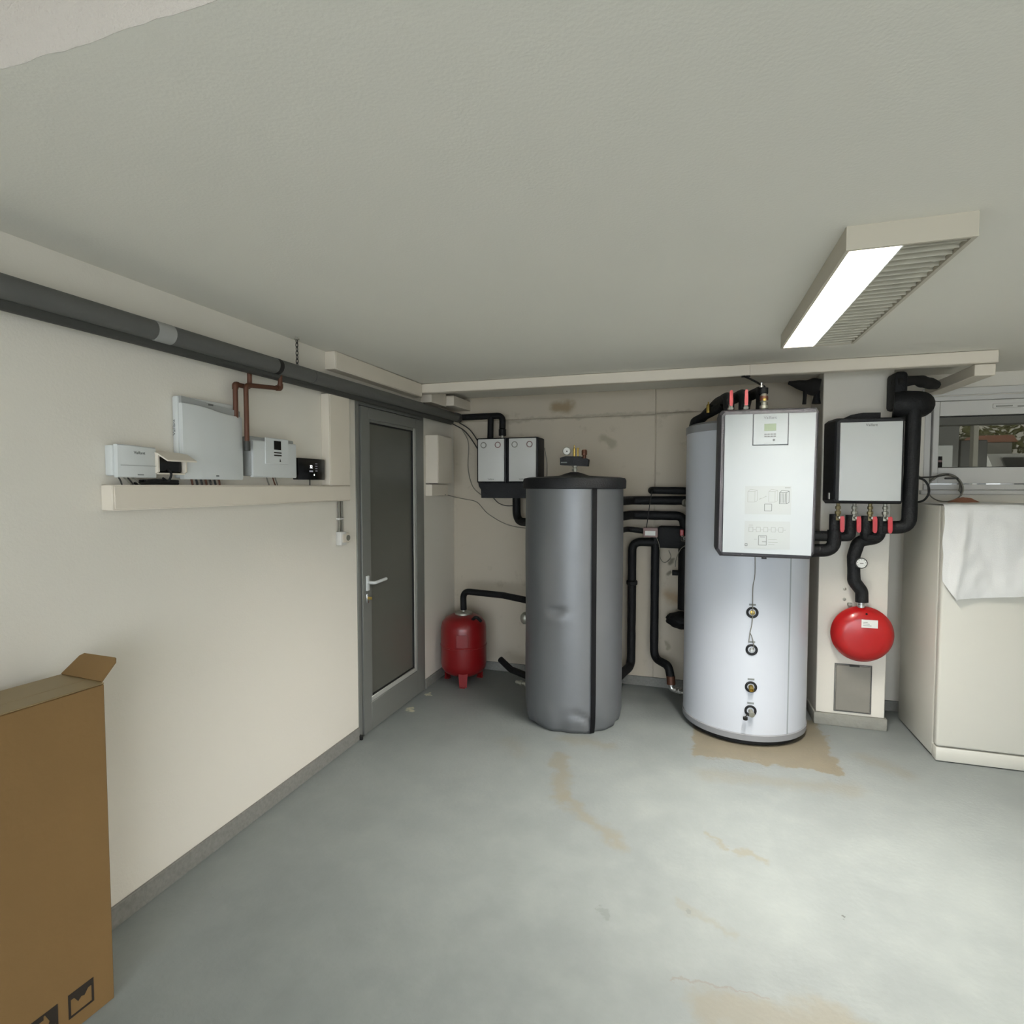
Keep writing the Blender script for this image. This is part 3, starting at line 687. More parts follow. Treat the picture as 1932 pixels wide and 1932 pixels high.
# ------------------------------------------------------------ silver buffer tank
TX, TY, TR = -.708, 3.604, .3195
t = thing('buffer_tank', 'silver grey jacketed buffer tank with black lid and front zip', 'tank', (TX, TY, 0))
bm = bmesh.new(); seg, rows = 96, 70; rings = []
for j in range(rows + 1):
    z = .004 + 1.49 * j / rows; rg = []
    for i in range(seg):
        a = 2 * math.pi * i / seg
        r = TR - .006
        r += .004 * noise.noise(Vector((math.cos(a) * 1.6, math.sin(a) * 1.6, z * 2.2)))
        r -= .018 * math.exp(-((z - .745) / .018) ** 2) * math.exp(-((a - math.radians(262)) / .16) ** 2)      # dent
        r += .006 * math.exp(-((z - .70) / .03) ** 2) * math.exp(-((a - math.radians(262)) / .2) ** 2)
        if z < .16:                                                                                         # gathered hem
            k = (1 - z / .16)
            r += k * (.006 * math.sin(a * 9) + .004 * math.sin(a * 17 + 1)) - .022 * k ** 3
            r -= .018 * math.exp(-((z - .085 - .04 * math.sin((a - 4.6) * 5)) / .016) ** 2) * math.exp(-((a - math.radians(296)) / .28) ** 2)
        rg.append(bm.verts.new((TX + r * math.cos(a), TY + r * math.sin(a), z)))
    rings.append(rg)
for p, q in zip(rings, rings[1:]):
    for i in range(seg): k = (i + 1) % seg; bm.faces.new((p[i], p[k], q[k], q[i]))
bm.faces.new(rings[0][::-1]); bm.faces.new(rings[-1])
link('jacket', bm, 'jacket', t, smooth=80)
za = math.radians(270 + 33)
bm = bmesh.new(); va = []
for j in range(41):
    z = .006 + 1.484 * j / 40; k = max(0, 1 - z / .16)
    for s in (-1, 1):
        a = za + s * .0155 / TR; r = TR + .0035 - .016 * k ** 3 + (.004 if k == 0 else 0) * .5
        va.append(bm.verts.new((TX + r * math.cos(a), TY + r * math.sin(a), z)))
for j in range(40): bm.faces.new((va[2 * j], va[2 * j + 1], va[2 * j + 3], va[2 * j + 2]))
r = bmesh.ops.solidify(bm, geom=list(bm.faces), thickness=.006)
link('zip', bm, 'zip', t)
link('lid', lathe([(TR + .004, 1.485), (TR + .010, 1.49), (TR + .011, 1.535), (TR + .004, 1.551), (TR - .03, 1.558), (.10, 1.568), (.05, 1.585), (.025, 1.592), (0, 1.592)], (TX, TY, 0), 'z', 64), 'foam_s', t)
t = thing('safety_group', 'black safety manifold with gauge and brass fittings on the silver tank lid', 'safety valve', (TX, TY - .004, 1.59))
mx, my = TX + .003, TY
link('stem', lathe([(.014, 1.588), (.014, 1.60), (.019, 1.602), (.019, 1.612), (.012, 1.614), (.012, 1.622), (.018, 1.624), (.018, 1.636), (0, 1.638)], (mx, my, 0), 'z', 8), 'zinc', t)
link('insulation_shell', prism([(mx - .092, 1.638), (mx + .088, 1.628), (mx + .092, 1.672), (mx + .075, 1.680), (mx + .055, 1.676), (mx + .04, 1.692), (mx - .055, 1.694), (mx - .092, 1.684)], 'y', my - .028, my + .028), 'foam_s', t)
link('print_mark', box(mx - .085, mx - .045, my - .0286, my - .028, 1.650, 1.658), 'ink_l', t)
g = link('pressure_gauge', lathe([(.026, 0), (.027, .002), (.027, .018), (.023, .02), (.023, .016), (0, .016)], (mx - .052, my + .008, 1.728), '-y', 24), 'zinc', t)
link('dial', lathe([(.022, 0), (.022, .0012), (0, .0012)], (mx - .052, my - .0085, 1.728), '-y', 20), 'paper', g)
link('needle', box(mx - .054, mx - .046, my - .0105, my - .0098, 1.722, 1.730), 'ink', g)
link('air_vent', lathe([(.009, 1.69), (.009, 1.745), (.004, 1.75), (.004, 1.765), (0, 1.766)], (mx - .004, my, 0), 'z', 12), 'brass', t)
link('air_vent', lathe([(.006, 1.69), (.006, 1.74), (.009, 1.742), (.009, 1.747), (0, 1.748)], (mx + .02, my, 0), 'z', 12), 'brass', t)
link('relief_valve', lathe([(.012, 1.675), (.012, 1.70), (.018, 1.702), (.018, 1.728), (.014, 1.735), (0, 1.735)], (mx + .062, my, 0), 'z', 16), 'copper', t)
# bits sticking out on its far left
t = thing('drain_valve', 'dull zinc air valve sticking out at the left of the silver tank', 'valve', (-1.07, 3.87, .55))
link('stub', cyl((-.95, 3.80, .545), (-1.09, 3.875, .545), .016, 12), 'zinc', t)
link('bell', lathe([(.018, 0), (.03, .012), (.038, .035), (.036, .06), (.022, .08), (.012, .085), (0, .085)], (-1.117, 3.89, .505), 'z', 18), 'zinc', t)
t = thing('drain_hose', 'short black hose end with a metal fitting behind the silver tank near the floor', 'hose', (-1.2, 3.9, .15))
link('hose', sweep(fillet_path([(-1.345, 4.0, .19), (-1.24, 3.93, .145), (-.98, 3.77, .14)], .08), .024, 12), 'foam', t)
link('fitting', lathe([(.012, 0), (.012, .03), (.018, .032), (.018, .05), (.012, .052), (.012, .075), (.018, .077), (.018, .10)], (-1.16, 3.80, .135 - .03), direction=(.8, -.2, 0), seg=8), 'zinc', t)

# ------------------------------------------------------------ pipework between the tanks
G = 'black insulated pipes'
def ipipe(label, pts, r, fr=.06, lump=.06): return tag(pipe('insulated_pipe', pts, r, 'foam', fr=fr, lump=lump), label, 'pipe', G)
ipipe('upper thick black pipe crossing between the silver and white tanks', [(-.47, 3.85, 1.40), (-.40, 4.19, 1.398), (-.02, 4.19, 1.40), (.08, 4.10, 1.40)], .031)
ipipe('second black pipe between the tanks, bending down at the white one', [(-.47, 3.85, 1.292), (-.40, 4.19, 1.292), (-.035, 4.19, 1.29), (-.02, 4.17, 1.17), (.06, 4.10, 1.15)], .032)
ipipe('short topmost black pipe stub beside the white tank', [(-.262, 4.27, 1.47), (-.245, 4.18, 1.472), (-.02, 4.18, 1.468), (.08, 4.1, 1.465)], .026, .03)
ipipe('slim dark pipe from the silver tank to the small mixer controller', [(-.48, 3.84, 1.19), (-.42, 4.17, 1.19), (-.31, 4.17, 1.178)], .02)
ipipe('left upright black pipe between the tanks with a thick joint', [(-.47, 3.82, .175), (-.391, 4.20, .175), (-.391, 4.20, 1.095), (-.20, 4.20, 1.095)], .031, .07)
tag(link('pipe_joint', lathe([(.034, 0), (.040, .006), (.040, .03), (.034, .036)], (-.391, 4.20, .775), 'z', 16), 'foam'), 'thick black collar halfway up the left upright pipe', 'pipe collar')
ipipe('right upright black pipe between the tanks ending at a metal elbow', [(-.227, 4.20, 1.14), (-.227, 4.20, .245), (-.12, 4.08, .235), (-.103, 4.045, .16)], .030, .07)
t = thing('pipe_elbow', 'bright metal elbow joining the right upright pipe to the white tank', 'pipe fitting', (-.08, 4.03, .1))
link('sleeve', cyl((-.103, 4.045, .175), (-.100, 4.04, .118), .030, 14), 'copper', t)
link('elbow', sweep(fillet_path([(-.10, 4.04, .13), (-.098, 4.036, .085), (-.03, 4.015, .082)], .03), .020, 12), 'chrome', t)
link('union', lathe([(.024, 0), (.024, .014), (.018, .015), (.018, .022), (.026, .023), (.026, .037), (.018, .038), (.018, .07)], (-.062, 4.025, .082), direction=(.9, -.35, 0), seg=8), 'chrome', t)
t = thing('mixer_valve', 'black foam mixer block with a pinkish controller box and white label', 'mixing valve', (-.15, 4.2, 1.1))
link('foam_block', box(-.21, .0, 4.14, 4.26, 1.06, 1.215, .02, 2), 'foam', t)
c = link('actuator', box(-.308, -.205, 4.10, 4.17, 1.138, 1.206, .006, 2), 'pink_grey', t)
link('rating_label', box(-.293, -.222, 4.0985, 4.1, 1.152, 1.184), 'paper', c)
cable('actuator_cable', [(-.285, 4.12, 1.205), (-.27, 4.13, 1.33), (-.255, 4.13, 1.44), (-.25, 4.15, 1.47)], .003, 'wire_d', c)
cable('actuator_cable', [(-.215, 4.12, 1.14), (-.195, 4.13, 1.08), (-.19, 4.2, .98), (-.16, 4.28, .94), (-.12, 4.28, .98), (-.135, 4.28, 1.03)], .0025, 'wire_l', c)
t = thing('ball_valve', 'metal valve on the white tank at the upper crossing pipe', 'valve', (-.02, 4.1, 1.4), 'valves at the white tank flank')
link('valve_body', lathe([(.02, 0), (.026, .004), (.026, .02), (.018, .022), (.018, .05), (.025, .052), (.025, .07)], (-.035, 4.125, 1.385), direction=(.8, -.5, 0), seg=10), 'zinc', t)
t = thing('ball_valve', 'metal valve with red edge on the white tank beside the mixer block', 'valve', (-.02, 4.1, 1.15), 'valves at the white tank flank')
link('valve_body', lathe([(.02, 0), (.026, .004), (.026, .02), (.018, .022), (.018, .05), (.025, .052), (.025, .07)], (-.04, 4.10, 1.14), direction=(.8, -.45, 0), seg=10), 'chrome', t)
link('handle', box(-.055, -.03, 4.085, 4.095, 1.155, 1.2, .004, 1), 'red_h', t)
t = thing('insulated_pipe', 'fat upright black pipe half behind the white tank', 'pipe', (-.0, 4.17, .62), G)
link('lagging', cyl((-.012, 4.17, .625), (-.012, 4.17, 1.06), .054, 18), 'foam', t)
link('stub', cyl((-.06, 4.165, .885), (-.105, 4.16, .885), .02, 12), 'foam', t)
t = thing('pump_insulation', 'rounded black foam lump beside the white tank low on the wall', 'pump', (-.03, 4.18, .5))
bm = bmesh.new(); bmesh.ops.create_icosphere(bm, subdivisions=4, radius=1)
for v in bm.verts:
    c = v.co.copy(); k = 1 + .12 * noise.noise(c * 2.4) + .05 * noise.noise(c * 7)
    v.co = Vector((-.02 + c.x * .125 * k, 4.19 + c.y * .09 * k, .54 + c.z * .062 * k))
link('foam_lump', bm, 'foam', t, smooth=80)
tag(cable('wall_cable', [(-.0, 4.10, 1.10), (-.05, 4.1, 1.06), (-.08, 4.12, .98), (-.085, 4.15, .93)], .003, 'wire_l'), 'thin pale cable beside the fat upright pipe', 'cable')

# ------------------------------------------------------------ white storage tank
SX, SY, SR = .343, 3.812, .361
t = thing('storage_tank', 'tall pale grey storage cylinder with four ports down its front', 'tank', (SX, SY, 0))
link('base_ring', lathe([(SR - .03, 0), (SR - .025, .004), (SR - .025, .03), (SR - .03, .032)], (SX, SY, 0), 'z', 64), 'rubber', t)
for a in (225, 315, 90):
    a = math.radians(a); link('foot', cyl((SX + .27 * math.cos(a), SY + .27 * math.sin(a), 0), (SX + .27 * math.cos(a), SY + .27 * math.sin(a), .033), .035, 16), 'rubber', t)
link('base_rim', lathe([(SR - .01, .03), (SR + .003, .034), (SR + .005, .068), (SR, .072)], (SX, SY, 0), 'z', 80), 'rim', t)
link('tank_shell', lathe([(SR, .0725), (SR, 1.835)], (SX, SY, 0), 'z', 96), 'tank', t)
link('top_cap', lathe([(SR + .004, 1.828), (SR + .004, 1.87), (SR - .02, 1.885), (SR - .06, 1.89), (0, 1.89)], (SX, SY, 0), 'z', 80), 'rim', t)
aseam = math.atan2(3.455 - SY, .612 - SX)
bm = box(-.004, .004, -.0015, .0015, .0725, 1.828); bm.transform(Matrix.Translation((SX + SR * math.cos(aseam), SY + SR * math.sin(aseam), 0)) @ Matrix.Rotation(aseam + math.pi / 2, 4, 'Z'))
link('shell_seam', bm, 'lamp_greyed_lac', t)
ap = math.atan2(3.45 - SY, .355 - SX)
def onshell(z, off=0, da=0):
    a = ap + da; return Vector((SX + (SR + off) * math.cos(a), SY + (SR + off) * math.sin(a), z))
dirp = Vector((math.cos(ap), math.sin(ap), 0))
for i, z in enumerate((.782, .567, .351, .212)):
    s = link('port_ring', lathe([(.032, -.004), (.033, .003), (.028, .006), (.020, .004), (.019, -.003), (0, -.003)], onshell(z), direction=dirp, seg=28), 'foam_s', t)
    if i == 0: link('port_plug', lathe([(.014, 0), (.014, .012), (.008, .014), (0, .014)], onshell(z), direction=dirp, seg=8), 'brass', s)
    if i == 1: link('port_plug', lathe([(.013, 0), (.013, .014), (.009, .018), (0, .018)], onshell(z), direction=dirp, seg=12), 'chrome', s)
    if i == 2: link('port_plug', lathe([(.014, 0), (.014, .03), (.010, .031), (.010, .02), (0, .02)], onshell(z), direction=dirp + Vector((0, 0, -.3)), seg=14), 'brass', s)
    if i == 3:
        link('drain_cock', lathe([(.012, 0), (.012, .025), (.016, .026), (.016, .04), (0, .042)], onshell(z), direction=dirp + Vector((.1, 0, -.3)), seg=10), 'zinc', s)
        q = onshell(z, .02)
        link('drain_cap', lathe([(.011, 0), (.013, .003), (.013, .016), (0, .017)], q + Vector((-.03, -.012, -.045)), 'z', 14), 'dark', s)
        cable('cap_chain', [q, q + Vector((-.02, -.012, -.012)), q + Vector((-.03, -.012, -.028))], .0025, 'dark', s)
    bm = box(-.018, .018, -.0006, .0006, -.005, .005); bm.transform(Matrix.Translation(onshell(z + .044, .0002)) @ Matrix.Rotation(ap + math.pi / 2, 4, 'Z'))
    link('port_tag', bm, 'ink_l', s)
S = [onshell(1.14, .006, .02), onshell(1.0, .005, .025), onshell(.93, .005, .0), onshell(.84, .006, .0), onshell(.782, .018, .0), onshell(.72, .01, -.005), onshell(.665, .006, -.03)]
w_ = tag(cable('sensor_wire', S + [onshell(.61, .006, -.045)], .0022, 'wire_l'), 'thin grey sensor wire dangling down the front of the pale cylinder', 'wire')
cable('wire_tail', [onshell(.665, .006, -.03), onshell(.64, .007, .0), onshell(.60, .01, .025), onshell(.575, .02, .02)], .0022, 'wire_l', w_)

# ------------------------------------------------------------ station box in front of it
t = thing('fresh_water_station', 'large bright white station box in a dark frame on the pale cylinder', 'heating station', (.383, 3.33, 1.12))
poly = [(.142, 1.155), (.165, 1.122), (.603, 1.119), (.626, 1.15), (.633, 1.885), (.62, 1.907), (.165, 1.91), (.148, 1.89)]
bm = bmesh.new()
def ringp(ins, y): 
    cx_, cz_ = .386, 1.512
    return [bm.verts.new((cx_ + (x - cx_) * (1 - ins / .24), y, cz_ + (z - cz_) * (1 - ins / .39))) for x, z in poly]
rs = [ringp(.0, 3.449), ringp(0, 3.27), ringp(.004, 3.235), ringp(.014, 3.217)]
for p, q in zip(rs, rs[1:]):
    for i in range(8): bm.faces.new((p[i], p[(i + 1) % 8], q[(i + 1) % 8], q[i]))
bm.faces.new(rs[0]); bm.faces.new(rs[-1][::-1])
link('insulation_shell', bm, 'shell', t, smooth=25)
PY = 3.2085
link('front_panel', prism([(.1765, 1.149), (.603, 1.144), (.6105, 1.875), (.486, 1.8765), (.486, 1.712), (.314, 1.713), (.314, 1.8775), (.183, 1.8785), (.178, 1.873)], 'y', PY, 3.219), 'lamp_greyed_lac', t)
c = link('control_panel', box(.3175, .4825, PY + .001, 3.219, 1.7165, 1.877, .002, 1), 'lamp_greyed_lac', t)
link('display', box(.37, .427, PY - .0002, PY + .0012, 1.788, 1.825), 'lcd', c)
for z in (1.771, 1.760): 
    for k in range(4): link('key', box(.371 + k * .0145, .383 + k * .0145, PY - .0002, PY + .0012, z - .0028, z + .0028), 'ink_g', c)
link('knob', lathe([(.006, 0), (.006, .002), (0, .0025)], (.417, PY + .001, 1.741), '-y', 12), 'ink_g', c)
text('lettering', 'Vaillant', .021, (.398, PY + .0008, 1.856), '-y', 'ink_g', c)
link('print_mark', box(.37, .42, PY + .0004, PY + .001, 1.7235, 1.7255), 'ink_l', c)
def sheet(x0, x1, z0, z1):
    return link('instruction_sheet', box(x0, x1, PY - .0008, PY, z0, z1), 'sheet', t)
s1 = sheet(.283, .505, 1.354, 1.502); s2 = sheet(.284, .503, 1.172, 1.318)
def lines(p, L, w=.0016, m='ink_l'):
    bm = bmesh.new()
    for x0, z0, x1, z1 in L:
        dv = Vector((x1 - x0, 0, z1 - z0)); l = dv.length; an = math.atan2(z1 - z0, x1 - x0)
        b2 = box(0, l, -.0004, 0, -w / 2, w / 2); b2.transform(Matrix.Translation((x0, PY - .0008, z0)) @ Matrix.Rotation(-an, 4, 'Y'))
        me = bpy.data.meshes.new('t'); b2.to_mesh(me); b2.free(); bm.from_mesh(me); bpy.data.meshes.remove(me)
    return link('line_drawing', bm, m, p, smooth=0)
def rect(x, z, w_, h_): return [(x, z, x + w_, z), (x + w_, z, x + w_, z + h_), (x + w_, z + h_, x, z + h_), (x, z + h_, x, z)]
def isobox(x, z, w_, h_, k=.012): return rect(x, z, w_, h_) + [(x, z + h_, x + k, z + h_ + k), (x + k, z + h_ + k, x + w_ + k, z + h_ + k * .6), (x + w_, z + h_, x + w_ + k, z + h_ + k * .6), (x + w_ + k, z + h_ + k * .6, x + w_ + k, z + k * .6), (x + w_, z, x + w_ + k, z + k * .6)]
lines(s1, isobox(.297, 1.418, .034, .055) + [(.352, 1.432, .388, 1.448), (.388, 1.448, .378, 1.449), (.352, 1.432, .362, 1.44)] + isobox(.398, 1.418, .03, .055))
lines(s1, isobox(.449, 1.41, .034, .058) + [(.455 + k * .007, 1.415, .455 + k * .007, 1.465) for k in range(4)] + rect(.379, 1.372, .034, .036), .0024, 'ink_g')
lines(s1, [(.474, 1.493, .5, 1.493)], .004, 'ink_l')
q = []
for k in range(5): q += rect(.305 + k * .036, 1.262, .02, .024) + [(.327 + k * .036, 1.273, .339 + k * .036, 1.273)]
lines(s2, q + [(.305, 1.296, .325, 1.296), (.33, 1.222, .345, 1.222), (.40, 1.222, .44, 1.222), (.40, 1.208, .445, 1.208), (.40, 1.196, .43, 1.196)], .002)
lines(s2, rect(.353, 1.192, .038, .05) + [(.36, 1.235, .384, 1.235), (.37, 1.21, .39, 1.21)] + rect(.288, 1.186, .010, .012), .0026, 'ink_g')
link('latch', box(.37, .395, 3.212, 3.222, 1.118, 1.127, .002, 1), 'foam', t)
# valves, pipes on top of it
for i, x in enumerate((.212, .288)):
    v = thing('ball_valve', ['upright red-handled valve on the station box, left one', 'upright red-handled valve on the station box, right one'][i], 'valve', (x, 3.3, 1.908), 'red valves on the station box')
    link('valve_body', lathe([(.012, 1.905), (.012, 1.915), (.017, 1.917), (.017, 1.928), (.012, 1.93), (.012, 1.945), (0, 1.946)], (x, 3.31, 0), 'z', 8), 'chrome', v)
    link('handle', prism([(x - .007, 1.935), (x + .007, 1.935), (x + .0095, 1.955), (x + .008, 2.012), (x + .004, 2.019), (x - .004, 2.019), (x - .008, 2.012), (x - .0095, 1.955)], 'y', 3.284, 3.294), 'red_h', v)
v = thing('safety_valve', 'copper coloured safety valve with chrome cap on the station box', 'valve', (.377, 3.31, 1.908))
link('valve_body', lathe([(.016, 1.905), (.016, 1.915), (.022, 1.917), (.022, 1.932), (.014, 1.934), (.014, 1.95), (.020, 1.952), (.020, 1.985), (.014, 1.995), (0, 1.995)], (.377, 3.31, 0), 'z', 10), 'zinc', v)
link('red_band', lathe([(.0205, 1.958), (.022, 1.962), (.022, 1.978), (.0205, 1.982)], (.377, 3.31, 0), 'z', 16), 'copper', v)
link('front_nut', lathe([(.009, 0), (.009, .008), (.004, .01), (0, .01)], (.377, 3.291, 1.962), '-y', 8), 'brass', v)
link('vent_cap', lathe([(.006, 2.03), (.010, 2.033), (.010, 2.042), (.005, 2.045), (.006, 2.058), (0, 2.06)], (.366, 3.33, 0), 'z', 10), 'chrome', v)
link('foam_collar', lathe([(.022, 1.994), (.026, 2.0), (.026, 2.028), (.01, 2.032), (0, 2.032)], (.374, 3.325, 0), 'z', 14), 'foam', v)
for i, (x, e) in enumerate([(.205, (.06, 3.95, 1.93)), (.283, (.20, 3.95, 1.95)), (.372, (.33, 3.95, 1.96))]):
    ipipe(['left', 'middle', 'right'][i] + ' of three short black pipes sloping behind the station valves', [(x, 3.36, 1.90), (x, 3.37, 2.0 + .012 * i), (x - .05, 3.62, 2.0 + .012 * i), e, (e[0], e[1] + .02, 1.88)], .029, .05, .1)
tag(pipe('insulated_pipe', [(.02, 3.80, 1.885), (.03, 3.72, 1.905), (.13, 3.62, 1.95), (.19, 3.5, 1.97)], .026, 'foam', fr=.05, lump=.15), 'crooked black pipe at the top left rim of the pale cylinder', 'pipe', G)
v = thing('air_vent', 'small brass air vent at the top left of the pale cylinder', 'air vent', (.09, 3.63, 1.93))
link('vent_body', lathe([(.012, 1.94), (.012, 1.985), (.008, 1.99), (.004, 1.993), (.004, 2.005), (0, 2.006)], (.105, 3.60, 0), 'z', 12), 'brass', v)
tag(cable('power_cable', [(.30, 3.60, 2.146), (.33, 3.55, 2.12), (.365, 3.45, 2.075), (.385, 3.38, 2.045), (.386, 3.345, 2.025)], .006, 'rubber'), 'black cable from the ceiling trunking down to the station valves', 'cable')
tag(link('cable_outlet', box(.285, .335, 3.598, 3.606, 2.140, 2.150, .002, 1), 'rubber'), 'small black cable outlet under the ceiling trunking', 'cable outlet')
t = thing('foam_tangle', 'ragged dark pipe insulation hanging under the ceiling left of the pillar', 'pipe insulation', (.7, 4.0, 2.1))
pp = dense([Vector((.60, 4.02, 2.165)), Vector((.70, 4.0, 2.135)), Vector((.774, 3.985, 2.12))], .012)
link('lagging', sweep(pp, [.012 + .05 * i / (len(pp) - 1) for i in range(len(pp))], 12, lump=.45), 'dark', t)
link('hanging_end', sweep(dense([Vector((.695, 3.99, 2.11)), Vector((.69, 3.99, 2.02))], .012), .014, 10, lump=.5), 'dark', t)
link('hanging_end', sweep(dense([Vector((.76, 3.985, 2.10)), Vector((.757, 3.985, 2.02))], .012), .022, 10, lump=.5), 'foam', t)

# ------------------------------------------------------------ solar station on the pillar
t = thing('pump_station', 'smaller white-fronted station box in black foam on the chimney pillar', 'heating station', (.97, 3.8, 1.4))
bm = bmesh.new()
poly = [(.80, 1.42), (.815, 1.40), (1.150, 1.398), (1.155, 1.41), (1.155, 1.885), (1.14, 1.893), (.82, 1.897), (.80, 1.88)]
def ring2(ins, y): return [bm.verts.new((.978 + (x - .978) * (1 - ins / .18), y, 1.648 + (z - 1.648) * (1 - ins / .25))) for x, z in poly]
rs = [ring2(-.005, 3.929), ring2(0, 3.74), ring2(.004, 3.70), ring2(.012, 3.687)]
for p, q in zip(rs, rs[1:]):
    for i in range(8): bm.faces.new((p[i], p[(i + 1) % 8], q[(i + 1) % 8], q[i]))
bm.faces.new(rs[0]); bm.faces.new(rs[-1][::-1])
link('insulation_shell', bm, 'foam_s', t, smooth=25)
link('front_panel', box(.828, 1.138, 3.679, 3.689, 1.418, 1.866, .003, 2), 'white_pl', t)
text('lettering', 'Vaillant', .02, (.985, 3.6786, 1.848), '-y', 'ink_g', t)
link('type_plate', box(.7955, .7985, 3.755, 3.79, 1.425, 1.462), 'paper', t)
link('top_foam', prism([(.855, 1.892), (.90, 1.918), (.96, 1.928), (1.05, 1.926), (1.05, 1.893)], 'y', 3.76, 3.90), 'foam', t)
for i, x in enumerate((.843, .928, 1.009, 1.085)):
    v = thing('ball_valve', ['leftmost', 'second from left', 'third from left', 'rightmost'][i] + ' of four red-handled valves under the smaller station box', 'valve', (x, 3.74, 1.3), 'red valves under the smaller station')
    link('valve_body', lathe([(.010, 1.40), (.010, 1.385), (.015, 1.383), (.015, 1.368), (.010, 1.366), (.010, 1.355), (.017, 1.353), (.017, 1.338), (.012, 1.336), (.012, 1.325), (.016, 1.323), (.016, 1.30), (0, 1.30)], (x, 3.755, 0), 'z', 8), 'zinc' if i % 2 else 'brass_dull', v)
    hx = x + .012
    link('handle', prism([(hx - .012, 1.325), (hx + .006, 1.328), (hx + .011, 1.315), (hx + .012, 1.25), (hx + .009, 1.236), (hx + .0, 1.232), (hx - .008, 1.238), (hx - .010, 1.25)], 'y', 3.700, 3.712), 'red_h', v)
    link('handle_stem', cyl((x, 3.75, 1.318), (x, 3.702, 1.318), .008, 10), 'zinc', v)
    link('foam_sleeve', cyl((x - .012, 3.775, 1.335 - .004 * i), (x - .012, 3.775, 1.225), .0285, 14), 'foam', v)
ipipe('lower black pipe curving from the leftmost red valve to the pale cylinder', [(.831, 3.775, 1.24), (.831, 3.775, 1.12), (.70, 3.775, 1.112), (.55, 3.80, 1.112)], .038, .10, .06)
ipipe('upper black pipe from the second red valve left to the pale cylinder', [(.916, 3.785, 1.24), (.916, 3.785, 1.205), (.84, 3.80, 1.2), (.55, 3.82, 1.2)], .031, .04, .06)
ipipe('black pipe looping between the third and rightmost red valves', [(.997, 3.79, 1.24), (.997, 3.80, 1.205), (1.073, 3.80, 1.205), (1.073, 3.785, 1.24)], .027, .03, .06)
ipipe('crooked black pipe from the red valves down to the round red vessel', [(1.085, 3.84, 1.25), (1.075, 3.84, 1.195), (.975, 3.84, 1.17), (.952, 3.84, 1.08), (.957, 3.84, .93), (1.0, 3.84, .87), (1.002, 3.84, .805)], .035, .05, .07)
t = thing('pressure_gauge', 'round white pressure gauge on the crooked black pipe', 'gauge', (.985, 3.8, 1.045))
link('gauge_case', lathe([(.030, 0), (.032, .002), (.032, .02), (.028, .023), (.027, .019), (0, .019)], (.98, 3.803, 1.046), '-y', 28), 'lag_d', t)
link('dial', lathe([(.0268, 0), (.0268, .001), (0, .001)], (.98, 3.7835, 1.046), '-y', 24), 'paper', t)
link('needle', box(.972, .99, 3.781, 3.782, 1.044, 1.0475), 'ink', t)
for k in range(7):
    a = math.radians(-30 + k * 40)
    link('tick', box(.98 + .021 * math.cos(a) - .0015, .98 + .021 * math.cos(a) + .0015, 3.7815, 3.7824, 1.046 + .021 * math.sin(a) - .0015, 1.046 + .021 * math.sin(a) + .0015), 'ink', t)
# round red vessel
VX, VZ = 1.012, .607
t = thing('expansion_vessel', 'bright red flat round expansion vessel mounted on the chimney pillar', 'expansion vessel', (VX, 3.86, VZ))
link('vessel_body', lathe([(.0, -.002), (.10, .0), (.14, .012), (.160, .035), (.168, .062), (.170, .066), (.170, .074), (.167, .078), (.158, .105), (.135, .128), (.10, .138), (0, .141)], (VX, 3.93, VZ), '-y', 64), 'red', t)
link('label_plate', box(VX - .022, VX + .063, 3.787, 3.7887, VZ + .055, VZ + .103), 'paper', t)
bm = bmesh.new()
for k in range(3): box(VX - .014, VX + .03 - .01 * k, 3.7864, 3.787, VZ + .066 + k * .010, VZ + .069 + k * .010, bm=bm)
link('label_print', bm, 'ink_l', t)
link('fill_port', lathe([(.006, 0), (.006, .003), (0, .003)], (VX + .006, 3.80, VZ + .135), '-y', 10), 'dark', t)
link('connection_nipple', lathe([(.022, .155), (.022, .18), (.019, .182), (.019, .205), (0, .205)], (1.003, 3.86, VZ), 'z', 18), 'chrome', t)
link('wall_bracket', box(.945, .97, 3.905, 3.929, .762, .782, .003, 1), 'zinc', t)
# upright pipe and foam bend right of the pillar
ipipe('tall upright black pipe right of the smaller station box', [(1.075, 3.775, 1.262), (1.207, 3.76, 1.265), (1.209, 3.75, 1.95)], .038, .06, .04)
t = thing('insulated_bend', 'very thick black foam bend under the ceiling right of the pillar', 'pipe', (1.22, 3.8, 2.0))
link('foam_bend', sweep(dense(fillet_path([(1.125, 3.80, 1.972), (1.255, 3.765, 1.968), (1.30, 4.25, 1.99)], .07), .015), .074, 20, lump=.06), 'foam', t)
link('foam_block', box(1.12, 1.19, 3.78, 3.93, 1.945, 2.16, .02, 2), 'foam', t)
link('foam_strip', sweep(dense(fillet_path([(1.13, 3.80, 2.10), (1.25, 3.85, 2.115), (1.40, 4.0, 2.105)], .05), .02), .03, 10, lump=.3), 'dark', t)
ipipe('slim black pipe down to the top of the smaller station box', [(1.155, 3.84, 1.96), (1.15, 3.84, 1.885)], .022, .05, .1)
